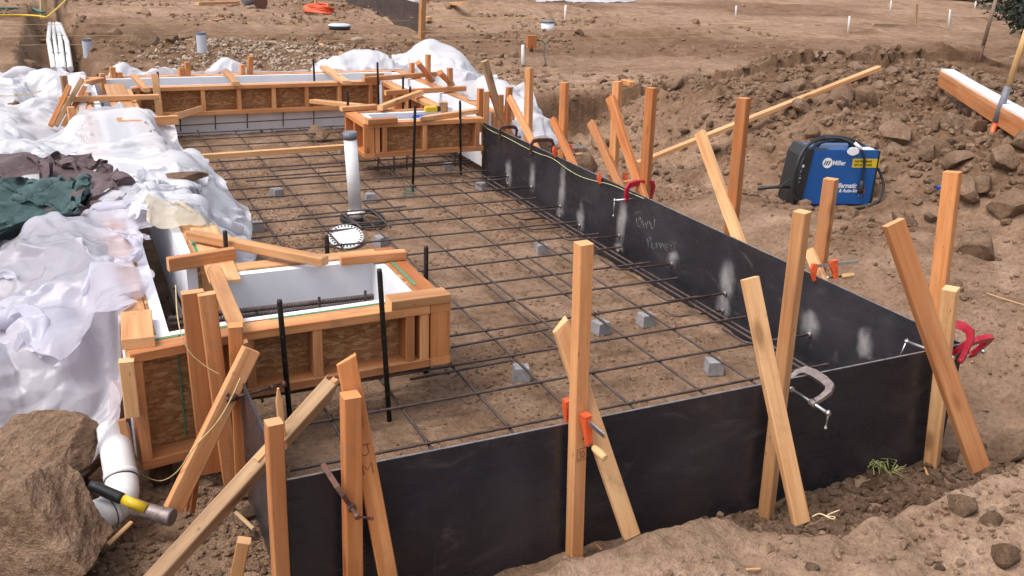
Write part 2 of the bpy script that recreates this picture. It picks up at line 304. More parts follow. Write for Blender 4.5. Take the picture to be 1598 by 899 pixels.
# ------------------------------------------------------------------ object helpers
def tag(o, label, cat=None, group=None, kind=None):
    if label: o['label'] = label
    if cat: o['category'] = cat
    if group: o['group'] = group
    if kind: o['kind'] = kind
    return o
def thing(name, label, cat, loc=(0, 0, 0), group=None, mat=None):
    o = bpy.data.objects.new(name, None); COL.objects.link(o)
    if mat is not None: o.matrix_world = mat
    else: o.location = loc
    o.empty_display_size = 0.1
    return tag(o, label, cat, group)
class MB:
    def __init__(s): s.v = []; s.f = []; s.sm = []
    def add(s, vs_, fs, smooth=False):
        k = len(s.v); s.v += [tuple(q) for q in vs_]; s.f += [tuple(i + k for i in f) for f in fs]; s.sm += [smooth] * len(fs); return s
    def box(s, c, size, m=None):
        x, y, z = (q / 2 for q in size); c = Vector(c)
        vs_ = [Vector((a * x, b * y, d * z)) for a in (-1, 1) for b in (-1, 1) for d in (-1, 1)]
        if m is not None: vs_ = [m @ q for q in vs_]
        vs_ = [q + c for q in vs_]
        return s.add(vs_, [(0, 1, 3, 2), (4, 6, 7, 5), (0, 4, 5, 1), (2, 3, 7, 6), (0, 2, 6, 4), (1, 5, 7, 3)])
    def bbox(s, c, size, r=0.003, m=None):
        """box with chamfered long (z) edges"""
        x, y, z = (q / 2 for q in size); c = Vector(c); ring = []
        for (sx, sy) in ((1, 1), (-1, 1), (-1, -1), (1, -1)):
            a, b = (sx * x, sy * (y - r)), (sx * (x - r), sy * y)
            ring += [a, b] if sx * sy > 0 else [b, a]
        vs_ = [Vector((p[0], p[1], h)) for h in (-z, z) for p in ring]
        if m is not None: vs_ = [m @ q for q in vs_]
        vs_ = [q + c for q in vs_]
        return s.add(vs_, [(i, (i + 1) % 8, (i + 1) % 8 + 8, i + 8) for i in range(8)] + [tuple(range(7, -1, -1)), tuple(range(8, 16))])
    def tube(s, pts, r, seg=10, caps=True, smooth=True, closed=False):
        pts = [Vector(p) for p in pts]; n = len(pts); rs = r if isinstance(r, (list, tuple, np.ndarray)) else [r] * n
        d0 = (pts[1] - pts[0]).normalized(); a = d0.orthogonal().normalized(); vs_ = []
        for i, p in enumerate(pts):
            if closed: d = (pts[(i + 1) % n] - pts[i - 1]).normalized()
            elif i == 0: d = d0
            elif i == n - 1: d = (pts[i] - pts[i - 1]).normalized()
            else:
                d = (pts[i + 1] - pts[i]).normalized() + (pts[i] - pts[i - 1]).normalized()
                d = d.normalized() if d.length > 1e-6 else (pts[i + 1] - pts[i]).normalized()
            a = (a - d * a.dot(d))
            a = a.normalized() if a.length > 1e-6 else d.orthogonal().normalized()
            b = d.cross(a)
            vs_ += [p + (a * math.cos(t) + b * math.sin(t)) * rs[i] for t in (2 * math.pi * k / seg for k in range(seg))]
        fs = []
        for i in range(n if closed else n - 1):
            j = (i + 1) % n
            fs += [(i * seg + k, i * seg + (k + 1) % seg, j * seg + (k + 1) % seg, j * seg + k) for k in range(seg)]
        s.add(vs_, fs, smooth)
        if caps and not closed:
            k = len(s.v) - len(vs_)
            s.f += [tuple(k + q for q in range(seg - 1, -1, -1)), tuple(k + (n - 1) * seg + q for q in range(seg))]; s.sm += [False, False]
        return s
    def sweep(s, pts, w, h, side):
        """rectangular bar along pts; 'side' is the constant direction of width w"""
        pts = [Vector(p) for p in pts]; n = len(pts); sd = Vector(side).normalized(); vs_ = []
        ws = w if isinstance(w, (list, tuple)) else [w] * n; hs = h if isinstance(h, (list, tuple)) else [h] * n
        for i, p in enumerate(pts):
            d = (pts[min(i + 1, n - 1)] - pts[max(i - 1, 0)]).normalized(); u = sd.cross(d).normalized()
            a, b = sd * ws[i] / 2, u * hs[i] / 2
            vs_ += [p - a - b, p + a - b, p + a + b, p - a + b]
        fs = [(i * 4 + k, i * 4 + (k + 1) % 4, i * 4 + 4 + (k + 1) % 4, i * 4 + 4 + k) for i in range(n - 1) for k in range(4)]
        fs += [(3, 2, 1, 0), tuple((n - 1) * 4 + q for q in range(4))]
        return s.add(vs_, fs)
    def mesh(s, name):
        me = bpy.data.meshes.new(name); me.from_pydata([tuple(v) for v in s.v], [], s.f)
        me.polygons.foreach_set('use_smooth', s.sm); me.update(); return me
    def build(s, name, mat, parent=None, loc=None, label=None, cat=None, group=None, kind=None, rot=None):
        o = bpy.data.objects.new(name, s.mesh(name)); COL.objects.link(o)
        o.data.materials.append(MT[mat] if isinstance(mat, str) else mat)
        if parent is not None: o.parent = parent
        if loc is not None: o.location = loc
        if rot is not None: o.rotation_euler = rot
        return tag(o, label, cat, group, kind)
def frame_matrix(o, z, x):
    """matrix with local z along z, local x near x"""
    z = Vector(z).normalized(); x = Vector(x); x = (x - z * x.dot(z)).normalized(); y = z.cross(x)
    m = Matrix.Identity(4)
    for i in range(3): m[i][0] = x[i]; m[i][1] = y[i]; m[i][2] = z[i]; m[i][3] = o[i]
    return m
def lumber(name, label, A, B, w=0.089, t=0.038, side=(1, 0, 0), mat='fir', cat='lumber', group=None, parent=None, rough_end=None, pointed=0.0, r=0.003, split=False):
    """board from A (base) to B; width w lies along 'side', thickness t across it"""
    A = Vector(A); B = Vector(B); L = (B - A).length
    mb = MB(); x, y = w / 2, t / 2; ring = []
    for (sx, sy) in ((1, 1), (-1, 1), (-1, -1), (1, -1)):
        a, b = (sx * x, sy * (y - r)), (sx * (x - r), sy * y); ring += [a, b] if sx * sy > 0 else [b, a]
    rr = random.Random(hash(label or name) % 999 if False else int(A.x * 1000) + int(B.y * 777))
    bow = rr.uniform(-0.004, 0.004) * L
    hs = [0, L * 0.33, L * 0.66, L]
    if pointed: hs = [-0.0, L * 0.4, L - pointed, L]
    vs_ = []
    for k, h in enumerate(hs):
        for q, p in enumerate(ring):
            px_, py_ = p; hz = h
            if pointed and k == 3: px_ *= 0.25; py_ *= 0.8
            if rough_end and k == 3: hz += rr.uniform(-rough_end, rough_end) + (rough_end * 1.5 if px_ > 0 else -rough_end)
            vs_.append((px_ + bow * math.sin(math.pi * h / max(L, 1e-6)), py_, hz))
    fs = [(k * 8 + i, k * 8 + (i + 1) % 8, k * 8 + 8 + (i + 1) % 8, k * 8 + 8 + i) for k in range(3) for i in range(8)]
    fs += [tuple(range(7, -1, -1)), tuple(range(24, 32))]
    mb.add(vs_, fs)
    o = bpy.data.objects.new(name, mb.mesh(name)); COL.objects.link(o); o.data.materials.append(MT[mat])
    m = frame_matrix(A, B - A, side)
    if parent is not None:
        o.parent = parent; m = parent.matrix_world.inverted() @ m if False else Matrix.Translation(-parent.location) @ m
    o.matrix_basis = m
    return tag(o, label, cat if parent is None else None, group)
def join_np(name, V, F, mat, smooth=False):
    me = bpy.data.meshes.new(name); me.vertices.add(len(V)); me.vertices.foreach_set('co', np.asarray(V, np.float32).ravel())
    k = F.shape[1]; me.loops.add(F.size); me.loops.foreach_set('vertex_index', F.astype(np.int32).ravel())
    me.polygons.add(len(F)); me.polygons.foreach_set('loop_start', np.arange(0, F.size, k, dtype=np.int32))
    me.polygons.foreach_set('use_smooth', np.full(len(F), smooth)); me.update(calc_edges=True); me.validate()
    o = bpy.data.objects.new(name, me); COL.objects.link(o); me.materials.append(MT[mat]); return o
def text_mesh(s, size, ext=0.0006, shear=0.0):
    cu = bpy.data.curves.new('txt', 'FONT'); cu.body = s; cu.size = size; cu.extrude = ext; cu.shear = shear; cu.offset = 0.02 * size; cu.resolution_u = 3
    to = bpy.data.objects.new('txt', cu); COL.objects.link(to)
    me = bpy.data.meshes.new_from_object(to.evaluated_get(bpy.context.evaluated_depsgraph_get()))
    bpy.data.objects.remove(to); return me
ORD = ['first', 'second', 'third', 'fourth', 'fifth', 'sixth', 'seventh', 'eighth', 'ninth', 'tenth', 'eleventh', 'twelfth', 'thirteenth', 'fourteenth', 'fifteenth', 'sixteenth', 'seventeenth', 'eighteenth', 'nineteenth', 'twentieth', 'twenty-first', 'twenty-second', 'twenty-third']

# ================================================================== GROUND
def lumps(x, y, f, seed):
    """rounded cobbly noise 0..1"""
    return 1 - np.abs(2 * vnoise(np.asarray(x) * f, np.asarray(y) * f, seed) - 1)
def heap_mask(x, y):
    e = 0.35 * fbm(x, y, 0.9, 3, 5)
    return ss(4.0, 4.9, x + e + 0.25 * (y - 2.0) * (y > 2.0) * 0.4) * (1 - ss(9.0, 11.0, x)) * ss(-0.9, 0.3, y + e) * (1 - ss(4.9, 6.3, y - 0.20 * (x - 5.0) + e))
def ground(x, y, detail=True):
    x = np.asarray(x, float); y = np.asarray(y, float)
    wob = 0.09 * fbm(x, y, 1.7, 3, 1) + 0.05 * fbm(x, y, 6, 2, 2)
    out = 0.22 + 0.05 * fbm(x, y, 0.35, 3, 3)
    # sides of the dug-out area
    right = ss(2.15, 3.2, x + wob)
    basin = (1 - ss(3.7, 4.4, x + 0.3 * wob)) * ss(2.2, 3.2, y) * (1 - ss(5.55, 5.75, y + 0.8 * wob)) * ss(2.1, 2.3, x)
    right = right * (1 - 0.8 * basin)
    ye = -0.88 - 0.17 * ss(0.5, 0.9, x) + 0.05 * ss(1.6, 2.4, x)
    front = ss(0.0, 0.13, ye + 0.6 * wob - y) * (1 - 0.9 * ss(-0.30, -0.55, x) * 0)
    back = ss(7.15, 7.45, y + 0.4 * wob)
    back = np.maximum(back, ss(5.60, 5.78, y + 0.8 * wob) * ss(2.45, 2.75, x))
    left = ss(1.08, 1.55, -x + 0.5 * wob) * ss(0.35, 0.85, y)
    left = np.maximum(left, ss(1.55, 1.9, -x + wob))
    d = np.maximum.reduce([right, front, back, left])
    lvl = np.where((left > 0.01) & (y > -0.2), 0.36 + 0.04 * fbm(x, y, 2, 2, 9), out)
    lvl = np.where((back > 0.3) & (x > 2.0) & (y < 9), out + 0.16 * (1 - ss(6, 9, y)), lvl)
    inner = ss(-0.60, -0.52, x) * (1 - ss(1.88, 1.96, x + 0.3 * wob)) * ss(-0.52, -0.42, y) * (1 - ss(6.45, 6.55, y))
    fl = -0.09 + 0.09 * inner
    h = fl * (1 - d) + lvl * d
    h = h + 0.11 * ss(1.0, 2.3, x) * ss(0.95, 1.12, -y)
    hm = heap_mask(x, y)
    h = h + hm * (0.36 + 0.10 * fbm(x, y, 0.8, 3, 12))
    # low mounds further back
    h = h + 0.28 * np.exp(-(((x - 3.4) / 1.6) ** 2 + ((y - 9.2) / 0.7) ** 2)) * 0.6
    h = h + 0.25 * np.exp(-(((x - 9.0) / 2.2) ** 2 + ((y - 13.0) / 0.8) ** 2)) + 0.3 * np.exp(-(((x - 8.3) / 2.6) ** 2 + ((y - 18.0) / 0.9) ** 2))
    h = h + 0.16 * np.exp(-(((x - 0.8) / 1.8) ** 2 + ((y - 10.3) / 1.2) ** 2))
    h = h + 0.9 * ss(9.5, 14, x) * np.exp(-((y - 4.2) / 2.2) ** 2) * (1 - ss(22, 26, x))
    # a pipe trench running back at the left
    h = h - 0.45 * np.exp(-((x + 1.17) / 0.34) ** 6) * ss(7.9, 8.3, y) * (1 - ss(17.5, 18.5, y))
    if detail:
        flat = inner * (1 - d)
        near = 1 - ss(7.0, 14.0, np.hypot(x - 1, y - 3) - 4)
        n1 = fbm(x, y, 2.6, 3, 20); n2 = fbm(x, y, 9, 3, 24); n3 = fbm(x, y, 27, 2, 28)
        rubble = np.clip(hm + 0.5 * basin + 0.4 * ss(0.1, 0.6, fbm(x, y, 0.45, 2, 40)), 0, 1)
        h = h + (1 - flat) * (0.035 * n1 + 0.018 * n2 + 0.006 * n3)
        h = h + rubble * (1 - flat) * (0.10 * (lumps(x, y, 5.0, 33) - 0.6) + 0.05 * (lumps(x, y, 11.0, 36) - 0.5))
        h = h + flat * (0.010 * n1 + 0.010 * n2 + 0.005 * n3)
        # tyre ruts / smooth lanes further back
        far = ss(7.5, 9.5, y) * (1 - hm)
        h = h + far * 0.06 * fbm(x * 0.35 + 0.1 * y, y * 2.2, 0.9, 3, 50)
    return h
def gz(x, y):
    return float(ground(np.array([x]), np.array([y]))[0])
def axis(lo, core0, core1, hi, step, grow):
    c = list(np.arange(core0, core1 + 1e-6, step)); a = []; p = core0; s_ = step
    while p > lo: s_ *= grow; p -= s_; a.append(p)
    b = []; p = c[-1]; s_ = step
    while p < hi: s_ *= grow; p += s_; b.append(p)
    return np.array(a[::-1] + c + b)
gx = axis(-60, -2.0, 6.6, 130, 0.021, 1.045); gy = axis(-12, -1.5, 7.5, 140, 0.021, 1.042)
GX, GY = np.meshgrid(gx, gy, indexing='ij')
GZ = ground(GX, GY)
V = np.stack([GX, GY, GZ], -1).reshape(-1, 3); ny = len(gy)
i = np.arange((len(gx) - 1) * (ny - 1)); a = (i // (ny - 1)) * ny + i % (ny - 1)
g = join_np('ground', V, np.stack([a, a + ny, a + ny + 1, a + 1], 1), 'soil', True)
fr = np.clip(heap_mask(GX, GY) * 0.9 + 0.85 * ss(0.05, 0.5, fbm(GX, GY, 0.22, 3, 71)) * ss(6, 9, GY + 0.4 * GX) + 0.8 * ss(5.45, 5.6, GY) * (1 - ss(5.8, 6.0, GY)) * ss(2.3, 2.5, GX) * (1 - ss(4.4, 4.8, GX)) + 0.7 * ss(7, 11, GX) * (1 - ss(9, 14, GY)), 0, 1)  # mask for a darker soil tone: heap, cut, far right ground, yard patches
ga = g.data.attributes.new('dark_soil', 'FLOAT', 'POINT'); ga.data.foreach_set('value', fr.astype(np.float32).ravel())
dr = ss(0.95, 1.15, -GY) * (1 - 0.7 * ss(1.3, 2.2, GX)) * np.clip(0.75 + 0.8 * fbm(GX, GY, 1.6, 3, 81), 0, 1)
ga = g.data.attributes.new('dry', 'FLOAT', 'POINT'); ga.data.foreach_set('value', dr.astype(np.float32).ravel())
tag(g, None, kind='structure')

# ------------------------------------------------------------------ rocks, clods and crumbs
def ico(sub):
    import bmesh
    bm = bmesh.new(); bmesh.ops.create_icosphere(bm, subdivisions=sub, radius=1.0)
    v = np.array([q.co[:] for q in bm.verts]); f = np.array([[q.index for q in p.verts] for p in bm.faces]); bm.free(); return v, f
def n3(v, f=1.0, o=4, seed=0, gain=0.5):
    x, y, z = v[:, 0], v[:, 1], v[:, 2]
    return (fbm(x + 0.37 * z, y - 0.21 * z, f, o, seed, gain) + fbm(y + 5.3 + 0.31 * x, z + 0.27 * x, f, o, seed + 7, gain) + fbm(z + 9.1 - 0.29 * y, x + 0.33 * y, f, o, seed + 13, gain)) / 2.2
def rock_shape(sub, seed, cuts=9, bump_=0.10, flat=0.75):
    r = np.random.default_rng(seed); v, f = ico(sub)
    for _ in range(cuts):
        nrm = r.normal(size=3); nrm /= np.linalg.norm(nrm); dd = r.uniform(0.42, 0.85)
        ov = v @ nrm - dd; v = v - np.outer(np.maximum(ov, 0) * 0.92, nrm)
    d = 1 + bump_ * n3(v + seed % 37, 1.9, 4, seed % 50)
    v = v * d[:, None] * np.array([1, r.uniform(0.7, 0.95), r.uniform(flat - 0.12, flat + 0.08)])
    return v, f
def rock_mesh(name, sub, seed, mat='clodj', **k):
    v, f = rock_shape(sub, seed, **k)
    me = bpy.data.meshes.new(name); me.from_pydata(v.tolist(), [], f.tolist()); me.materials.append(MT[mat])
    me.polygons.foreach_set('use_smooth', [sub > 3] * len(f)); me.update(); return me
CLODS = [rock_mesh('dirt_clod', 3, 100 + k, cuts=8 + k % 5, bump_=0.10) for k in range(18)]
def clod(x, y, r, label, group=None, sink=0.35, name='dirt_clod', cat='clod', sq=None):
    o = bpy.data.objects.new(name, random.choice(CLODS)); COL.objects.link(o)
    o.location = (x, y, gz(x, y) + r * (0.55 - sink)); o.rotation_euler = (random.uniform(-0.5, 0.5), random.uniform(-0.5, 0.5), random.uniform(0, 6.28))
    o.scale = sq or (r * random.uniform(0.85, 1.2), r * random.uniform(0.85, 1.15), r * random.uniform(0.8, 1.1))
    return tag(o, label, cat, group)
# spoil heap: the larger clods one can pick out
rr = random.Random(5); placed = []
hand = [(1345, 165, .15), (1400, 190, .10), (1310, 195, .13), (1435, 140, .11), (1250, 175, .09), (1195, 200, .08), (1390, 280, .12), (1425, 265, .10), (1345, 250, .08), (1450, 240, .12), (1500, 290, .15), (1545, 280, .13), (1580, 320, .13), (1520, 335, .11), (1450, 345, .055), (1565, 240, .12), (1120, 170, .08), (1065, 190, .08), (1160, 225, .06), (1100, 140, .06), (1590, 260, .15), (1335, 105, .09), (1290, 100, .10), (1225, 145, .08), (1405, 215, .09), (1480, 200, .13)]
for hk, (u, v, r) in enumerate(sorted(hand)):
    p = P(u, v, 0.42)
    for _ in range(3): p = P(u, v, gz(p.x, p.y) + r * 0.2)
    r *= 1.22
    clod(p.x, p.y, r, 'large angular dirt clod on the spoil heap, %s large one from left' % ORD[hk] if hk < 23 else 'large angular dirt clod on the spoil heap, %s at the right edge' % ['upper one', 'middle one', 'lower one'][hk - 23], 'large clods on the spoil heap', 0.3)
n = 0
while n < 230:
    x = rr.uniform(3.6, 8.2); y = rr.uniform(-0.3, 6.3)
    hmv = float(heap_mask(np.array([x]), np.array([y]))[0])
    if rr.random() > hmv or (abs(x - 3.85) < .5 and abs(y - 2.0) < .5): continue
    clod(x, y, rr.choice([.045, .05, .06, .07, .085, .11, .13]), 'fist-sized dry dirt clod among many on the spoil heap', 'smaller clods on the spoil heap', 0.25); n += 1
for hk, (u, v, r) in enumerate(sorted([(940, 212, .14), (915, 245, .17), (965, 205, .10), (985, 250, .08), (880, 262, .06), (905, 222, .10)])):
    p = P(u, v, 0.08); clod(p.x, p.y, r, 'dirt clod lying in the dug-out beyond the steel wall, %s from the left' % ORD[hk], 'clods in the dug-out', 0.3)
for hk, (u, v, r) in enumerate(sorted([(230, 20, .17), (225, 90, .22), (290, 55, .17), (45, 100, .22), (240, 85, .12), (640, 70, .12), (268, 90, .14), (700, 20, .14), (1160, 8, .1), (860, 60, .1), (905, 58, .13), (1085, 48, .1), (180, 50, .12), (345, 75, .1), (760, 60, .1), (800, 95, .10), (780, 98, .09)])):
    p = P(u, v, 0.25)
    if p.y < 22: clod(p.x, p.y, r, 'brown dirt clod on the open ground beyond the pool, %s from the left' % ORD[hk], 'clods on the open ground', 0.35)
for (u, v, r, lb) in [(1585, 705, .10, 'pale block of dry dirt at the right edge of the near bank'), (1545, 735, .06, 'tan dirt clod beside the pale block on the near bank'), (1500, 785, .05, 'flat pale stone half buried in the near bank'), (1545, 810, .04, 'small pale stone on the near bank right side'), (1575, 865, .05, 'pale stone in the lower right corner of the near bank'), (1270, 885, .022, 'smooth grey pebble on the near bank'), (1465, 885, .018, 'brown pebble near the bottom right of the near bank')]:
    p = P(u, v, 0.25)
    for _ in range(4): p = P(u, v, gz(p.x, p.y) + r * 0.3)
    clod(p.x, p.y, r * 1.25, lb, None, 0.35, 'stone', 'stone')
for (u, v, r, lb) in [(390, 795, .04, 'grey stone against the bottom of the left steel plate'), (200, 695, .001, None), (395, 830, .03, 'small brown stone below the left steel plate'), (247, 735, .07, 'round dirt clod under the near form panel')]:
    if lb: p = P(u, v, -0.05); clod(p.x, p.y, r, lb, None, 0.2, 'stone', 'stone')
p = P(500, 215, 0.03); o = clod(p.x, p.y, 0.12, 'brown triangular rock sitting on the rebar grid near the back wall', None, 0.0, 'rock', 'rock')
# two big clods at the lower left
def big_clod(name, label, loc, sc, seed, mat):
    v, f = rock_shape(6, seed, cuts=11, bump_=0.10, flat=0.85)
    nn = v / np.linalg.norm(v, axis=1)[:, None]
    w_ = v + seed % 11; step = n3(w_, 1.6, 3, seed % 30); step = np.round(step * 4) / 4 * 0.5 + step * 0.5
    v = v + nn * (0.10 * step + 0.06 * n3(w_, 5.0, 4, seed % 20, 0.6) - 0.05 * np.abs(n3(w_, 3.2, 2, 5)) + 0.022 * n3(w_, 20, 3, 4, 0.75))[:, None]
    me = bpy.data.meshes.new(name); me.from_pydata(v.tolist(), [], f.tolist()); me.materials.append(MT[mat])
    me.polygons.foreach_set('use_smooth', [False] * len(f)); me.update()
    o = bpy.data.objects.new(name, me); COL.objects.link(o); o.location = loc; o.scale = sc; o.rotation_euler = (0.1, -0.1, seed)
    return tag(o, label, 'clod')
MT['tanclod'] = soil_mat('tan_clod', 1.08, 0.30)
big_clod('dirt_clod', 'big tan dirt clod in the lower left corner with a sledge hammer beside it', (-1.33, -0.10, 0.10), (0.27, 0.27, 0.25), 301, 'tanclod')
big_clod('dirt_clod', 'big dark brown dirt clod behind the lower left one, in front of the plastic', (-1.38, 0.34, 0.12), (0.27, 0.22, 0.22), 305, 'clodj')

for k, (x, y, r) in enumerate([(-1.16, -0.02, .05), (-1.20, 0.12, .06), (-1.45, 0.14, .09), (-1.12, -0.20, .045), (-1.17, -0.34, .06), (-1.32, 0.20, .07), (-1.10, 0.02, .03), (-1.05, -0.30, .035), (-1.23, 0.42, .05), (-1.50, 0.48, .08), (-1.08, -0.42, .05), (-0.98, -0.45, .03)]):
    clod(x, y, r, 'small dirt clod broken off beside the two big ones, %s nearest' % ORD[k], 'clods broken off at the lower left', 0.2)
def scatter(name, n, sampler, rlo, rhi, seed, mat='clod', kind='stuff', label=None, power=3.0, sink=0.25):
    r = np.random.default_rng(seed); xy = sampler(r, n); n = len(xy)
    base = []
    for k in range(10):
        v, f = ico(1) if False else ico(1)
        v, f = rock_shape(1, seed * 10 + k, cuts=5, bump_=0.25); base.append(v)
    F0 = f; nv = len(base[0])
    rad = rlo + (rhi - rlo) * r.random(n) ** power
    z = ground(xy[:, 0], xy[:, 1])
    th = r.random(n) * 6.283; sh = r.uniform(0.7, 1.3, (n, 3)); pick = r.integers(0, 10, n); B = np.array(base)[pick]
    B = B * (rad[:, None] * sh)[:, None, :]
    ct, st = np.cos(th)[:, None], np.sin(th)[:, None]
    X = B[:, :, 0] * ct - B[:, :, 1] * st + xy[:, :1]; Y = B[:, :, 0] * st + B[:, :, 1] * ct + xy[:, 1:]; Z = B[:, :, 2] + (z + rad * (0.5 - sink))[:, None]
    VV = np.stack([X, Y, Z], -1).reshape(-1, 3); FF = (F0[None] + (np.arange(n) * nv)[:, None, None]).reshape(-1, 3)
    o = join_np(name, VV, FF, mat); return tag(o, label, kind=kind)
def rect(x0, x1, y0, y1, dens=None):
    def f(r, n):
        p = np.stack([r.uniform(x0, x1, n * 3), r.uniform(y0, y1, n * 3)], 1)
        if dens is not None: p = p[r.random(len(p)) < dens(p[:, 0], p[:, 1])]
        return p[:n]
    return f
clump = lambda x, y: np.clip(0.15 + 1.3 * fbm(x, y, 2.2, 3, 60), 0.04, 1)
scatter('heap_rubble', 11000, rect(3.0, 8.5, -0.8, 6.5, lambda x, y: heap_mask(x, y) * 0.9 + 0.1), 0.008, 0.06, 1, 'dark_soil', label='loose dirt rubble covering the spoil heap', power=2.2)
scatter('bank_crumbs', 7000, rect(-0.4, 3.2, -1.75, -0.85, lambda x, y: np.clip(clump(x, y) * 0.5 + 1.2 * ss(1.0, 1.9, x), 0, 1)), 0.0016, 0.022, 2, label='dirt crumbs scattered on the near bank', power=4)
scatter('floor_crumbs', 12000, rect(-0.55, 1.9, -0.4, 6.3, clump), 0.002, 0.014, 3, label='dirt crumbs scattered on the pool floor', power=3.5)
scatter('trench_stones', 1500, rect(0.55, 2.3, -1.0, -0.61), 0.008, 0.034, 4, 'damp', label='brown stones filling the trench before the front steel plate', power=1.8)
scatter('left_crumbs', 3000, rect(-1.5, -0.7, -0.7, 0.4), 0.003, 0.022, 5, label='dirt crumbs left of the steel box', power=3)
scatter('right_crumbs', 6000, rect(2.1, 4.6, -0.6, 5.6, clump), 0.002, 0.02, 6, label='dirt crumbs on the ground right of the steel wall', power=3.5)
scatter('yard_rubble', 8500, rect(-6, 12, 6.0, 22, lambda x, y: np.clip(0.1 + 1.6 * fbm(x, y, 0.5, 3, 61) + 0.8 * np.exp(-(((x - 1.2) / 2.0) ** 2 + ((y - 10) / 1.6) ** 2)), 0.03, 1)), 0.008, 0.07, 7, 'dark_soil', label='dirt rubble over the open yard', power=3)
scatter('gravel_patch', 3000, rect(-0.8, 3.0, 7.9, 12.5, lambda x, y: np.exp(-(((x - 1.3) / 1.1) ** 2 + ((y - 10.2) / 1.3) ** 2))), 0.01, 0.045, 8, 'gravel', label='grey gravel spread beyond the back wall', power=2)
scatter('drain_gravel', 420, rect(-0.1, 0.65, 2.3, 3.2, lambda x, y: np.exp(-(((x - 0.15) / 0.22) ** 2 + ((y - 2.75) / 0.25) ** 2))), 0.006, 0.018, 9, 'clod', label='tan gravel around the pool drain', power=2)
scatter('left_gravel', 300, rect(-0.75, -0.67, -0.6, 0.1), 0.006, 0.02, 10, 'clod', label='gravel against the left steel plate', power=2)

# ================================================================== STEEL PLATES
PT = 0.008
hookpx = [(1049, 412), (1132, 458), (1128, 485), (1264, 522), (793, 275), (793, 287), (830, 292), (875, 322), (874, 338), (905, 352), (967, 368), (965, 392)]
hooks = [PX(u, v, XR) for u, v in hookpx]
plen = YB - YF
spots = []
for (u, v), h in zip(hookpx, hooks):
    tall = {1049: 0.06, 1132: .12, 1128: .06, 1264: .07, 793: .09, 830: .11, 875: .20, 874: .05, 905: .10, 967: .17, 965: .05}[u]
    spots.append((0.0, h.y - YF, h.z, 0.085 if u < 1000 else 0.095, tall * 1.35, tall * 0.6))
hp = PX(1348, 552, XR); spots.append((0.0, hp.y - YF, hp.z + 0.05, 0.06, 0.10, 0.0))
hp = PX(1135, 440, XR); spots.append((0.0, hp.y - YF, hp.z, 0.04, 0.10, 0.03))
MT['steel_right'] = steel_mat('mill_scale_ground_spots', spots); MT['steel'] = steel_mat('mill_scale_steel', [])
pb = MB().box((PT / 2, plen / 2, (ZT - 0.14) / 2), (PT, plen, ZT + 0.14))
plate_r = pb.build('steel_plate', 'steel_right', loc=(XR, YF, 0), label='long dark steel plate on the right with chalk lettering and ground weld spots', cat='steel plate')
fl_ = XR + PT - XL
plate_f = MB().box((fl_ / 2, -PT / 2, (ZT - 0.14) / 2), (fl_, PT, ZT + 0.14)).build('steel_plate', 'steel', loc=(XL, YF - 0.001, 0), label='dark steel plate nearest the camera forming the front of the pool', cat='steel plate')
ll = 0.34 - YF
MB().box((-PT / 2, ll / 2, (ZT - 0.14) / 2), (PT, ll, ZT + 0.14)).build('steel_plate', 'steel', loc=(XL, YF + 0.001, 0), label='short dark steel plate on the left meeting the front plate at the corner', cat='steel plate')
# bright sheared edges on the plates
MT['edge'] = plain('sheared_edge', (0.30, 0.27, 0.27), 0.4, 0.6, 0.3, 30)
MB().box((fl_ / 2, -PT / 2, ZT + 0.0012), (fl_ - 0.002, PT * 0.9, 0.002)).build('sheared_edge', 'edge', plate_f)
MB().box((PT / 2, plen / 2, ZT + 0.0012), (PT * 0.9, plen - 0.002, 0.002)).build('sheared_edge', 'edge', plate_r)
# chalk lettering, drawn stroke by stroke on the plate
def chalk(strokes, word):
    mb = MB()
    for st in strokes:
        pts = [PX(u, v, XR - 0.0012) for u, v in st]; pts = [Vector((0 - 0.0012, p.y - YF, p.z)) for p in pts]
        mb.tube(pts, 0.0016, 5)
    mb.build('chalk_lettering', 'chalk', plate_r, label='chalk word %s written by hand' % word)
chalk([[(988, 337), (991, 333), (996, 331), (1000, 331)], [(993.5, 341), (993, 355)],                                  # T
       [(999, 339), (996, 346), (996, 353), (999, 355), (1001, 349), (1000, 341), (998, 339)],                      # O
       [(1003, 345), (1005, 356), (1007.5, 348), (1009.5, 357), (1011, 345)],                                          # W
       [(1013, 356), (1013, 345), (1018, 358), (1021, 356), (1021.5, 342)]], 'TOWN')                                        # N
chalk([
       [(1012, 390), (1011, 373)], [(1011, 372), (1014, 370), (1016, 374), (1013, 379)],                            # P
       [(1017, 379), (1017, 387), (1021, 388)], [(1022, 389), (1024, 379), (1026, 389)], [(1023, 386), (1025.5, 386)],  # L A
       [(1028, 389), (1028, 379), (1032, 389), (1032, 380)], [(1034, 389), (1034, 380), (1038, 390), (1038, 380)],   # N N
       [(1043, 381), (1040, 383), (1040, 390), (1043, 391)], [(1040, 386), (1042, 386)],                             # E
       [(1045, 391), (1046, 382), (1048.5, 384), (1046, 387), (1049, 391)],                                          # R
       [(1054, 379), (1051.5, 382), (1053.5, 387), (1051, 391)]], 'PLANNERS')                                                      # S
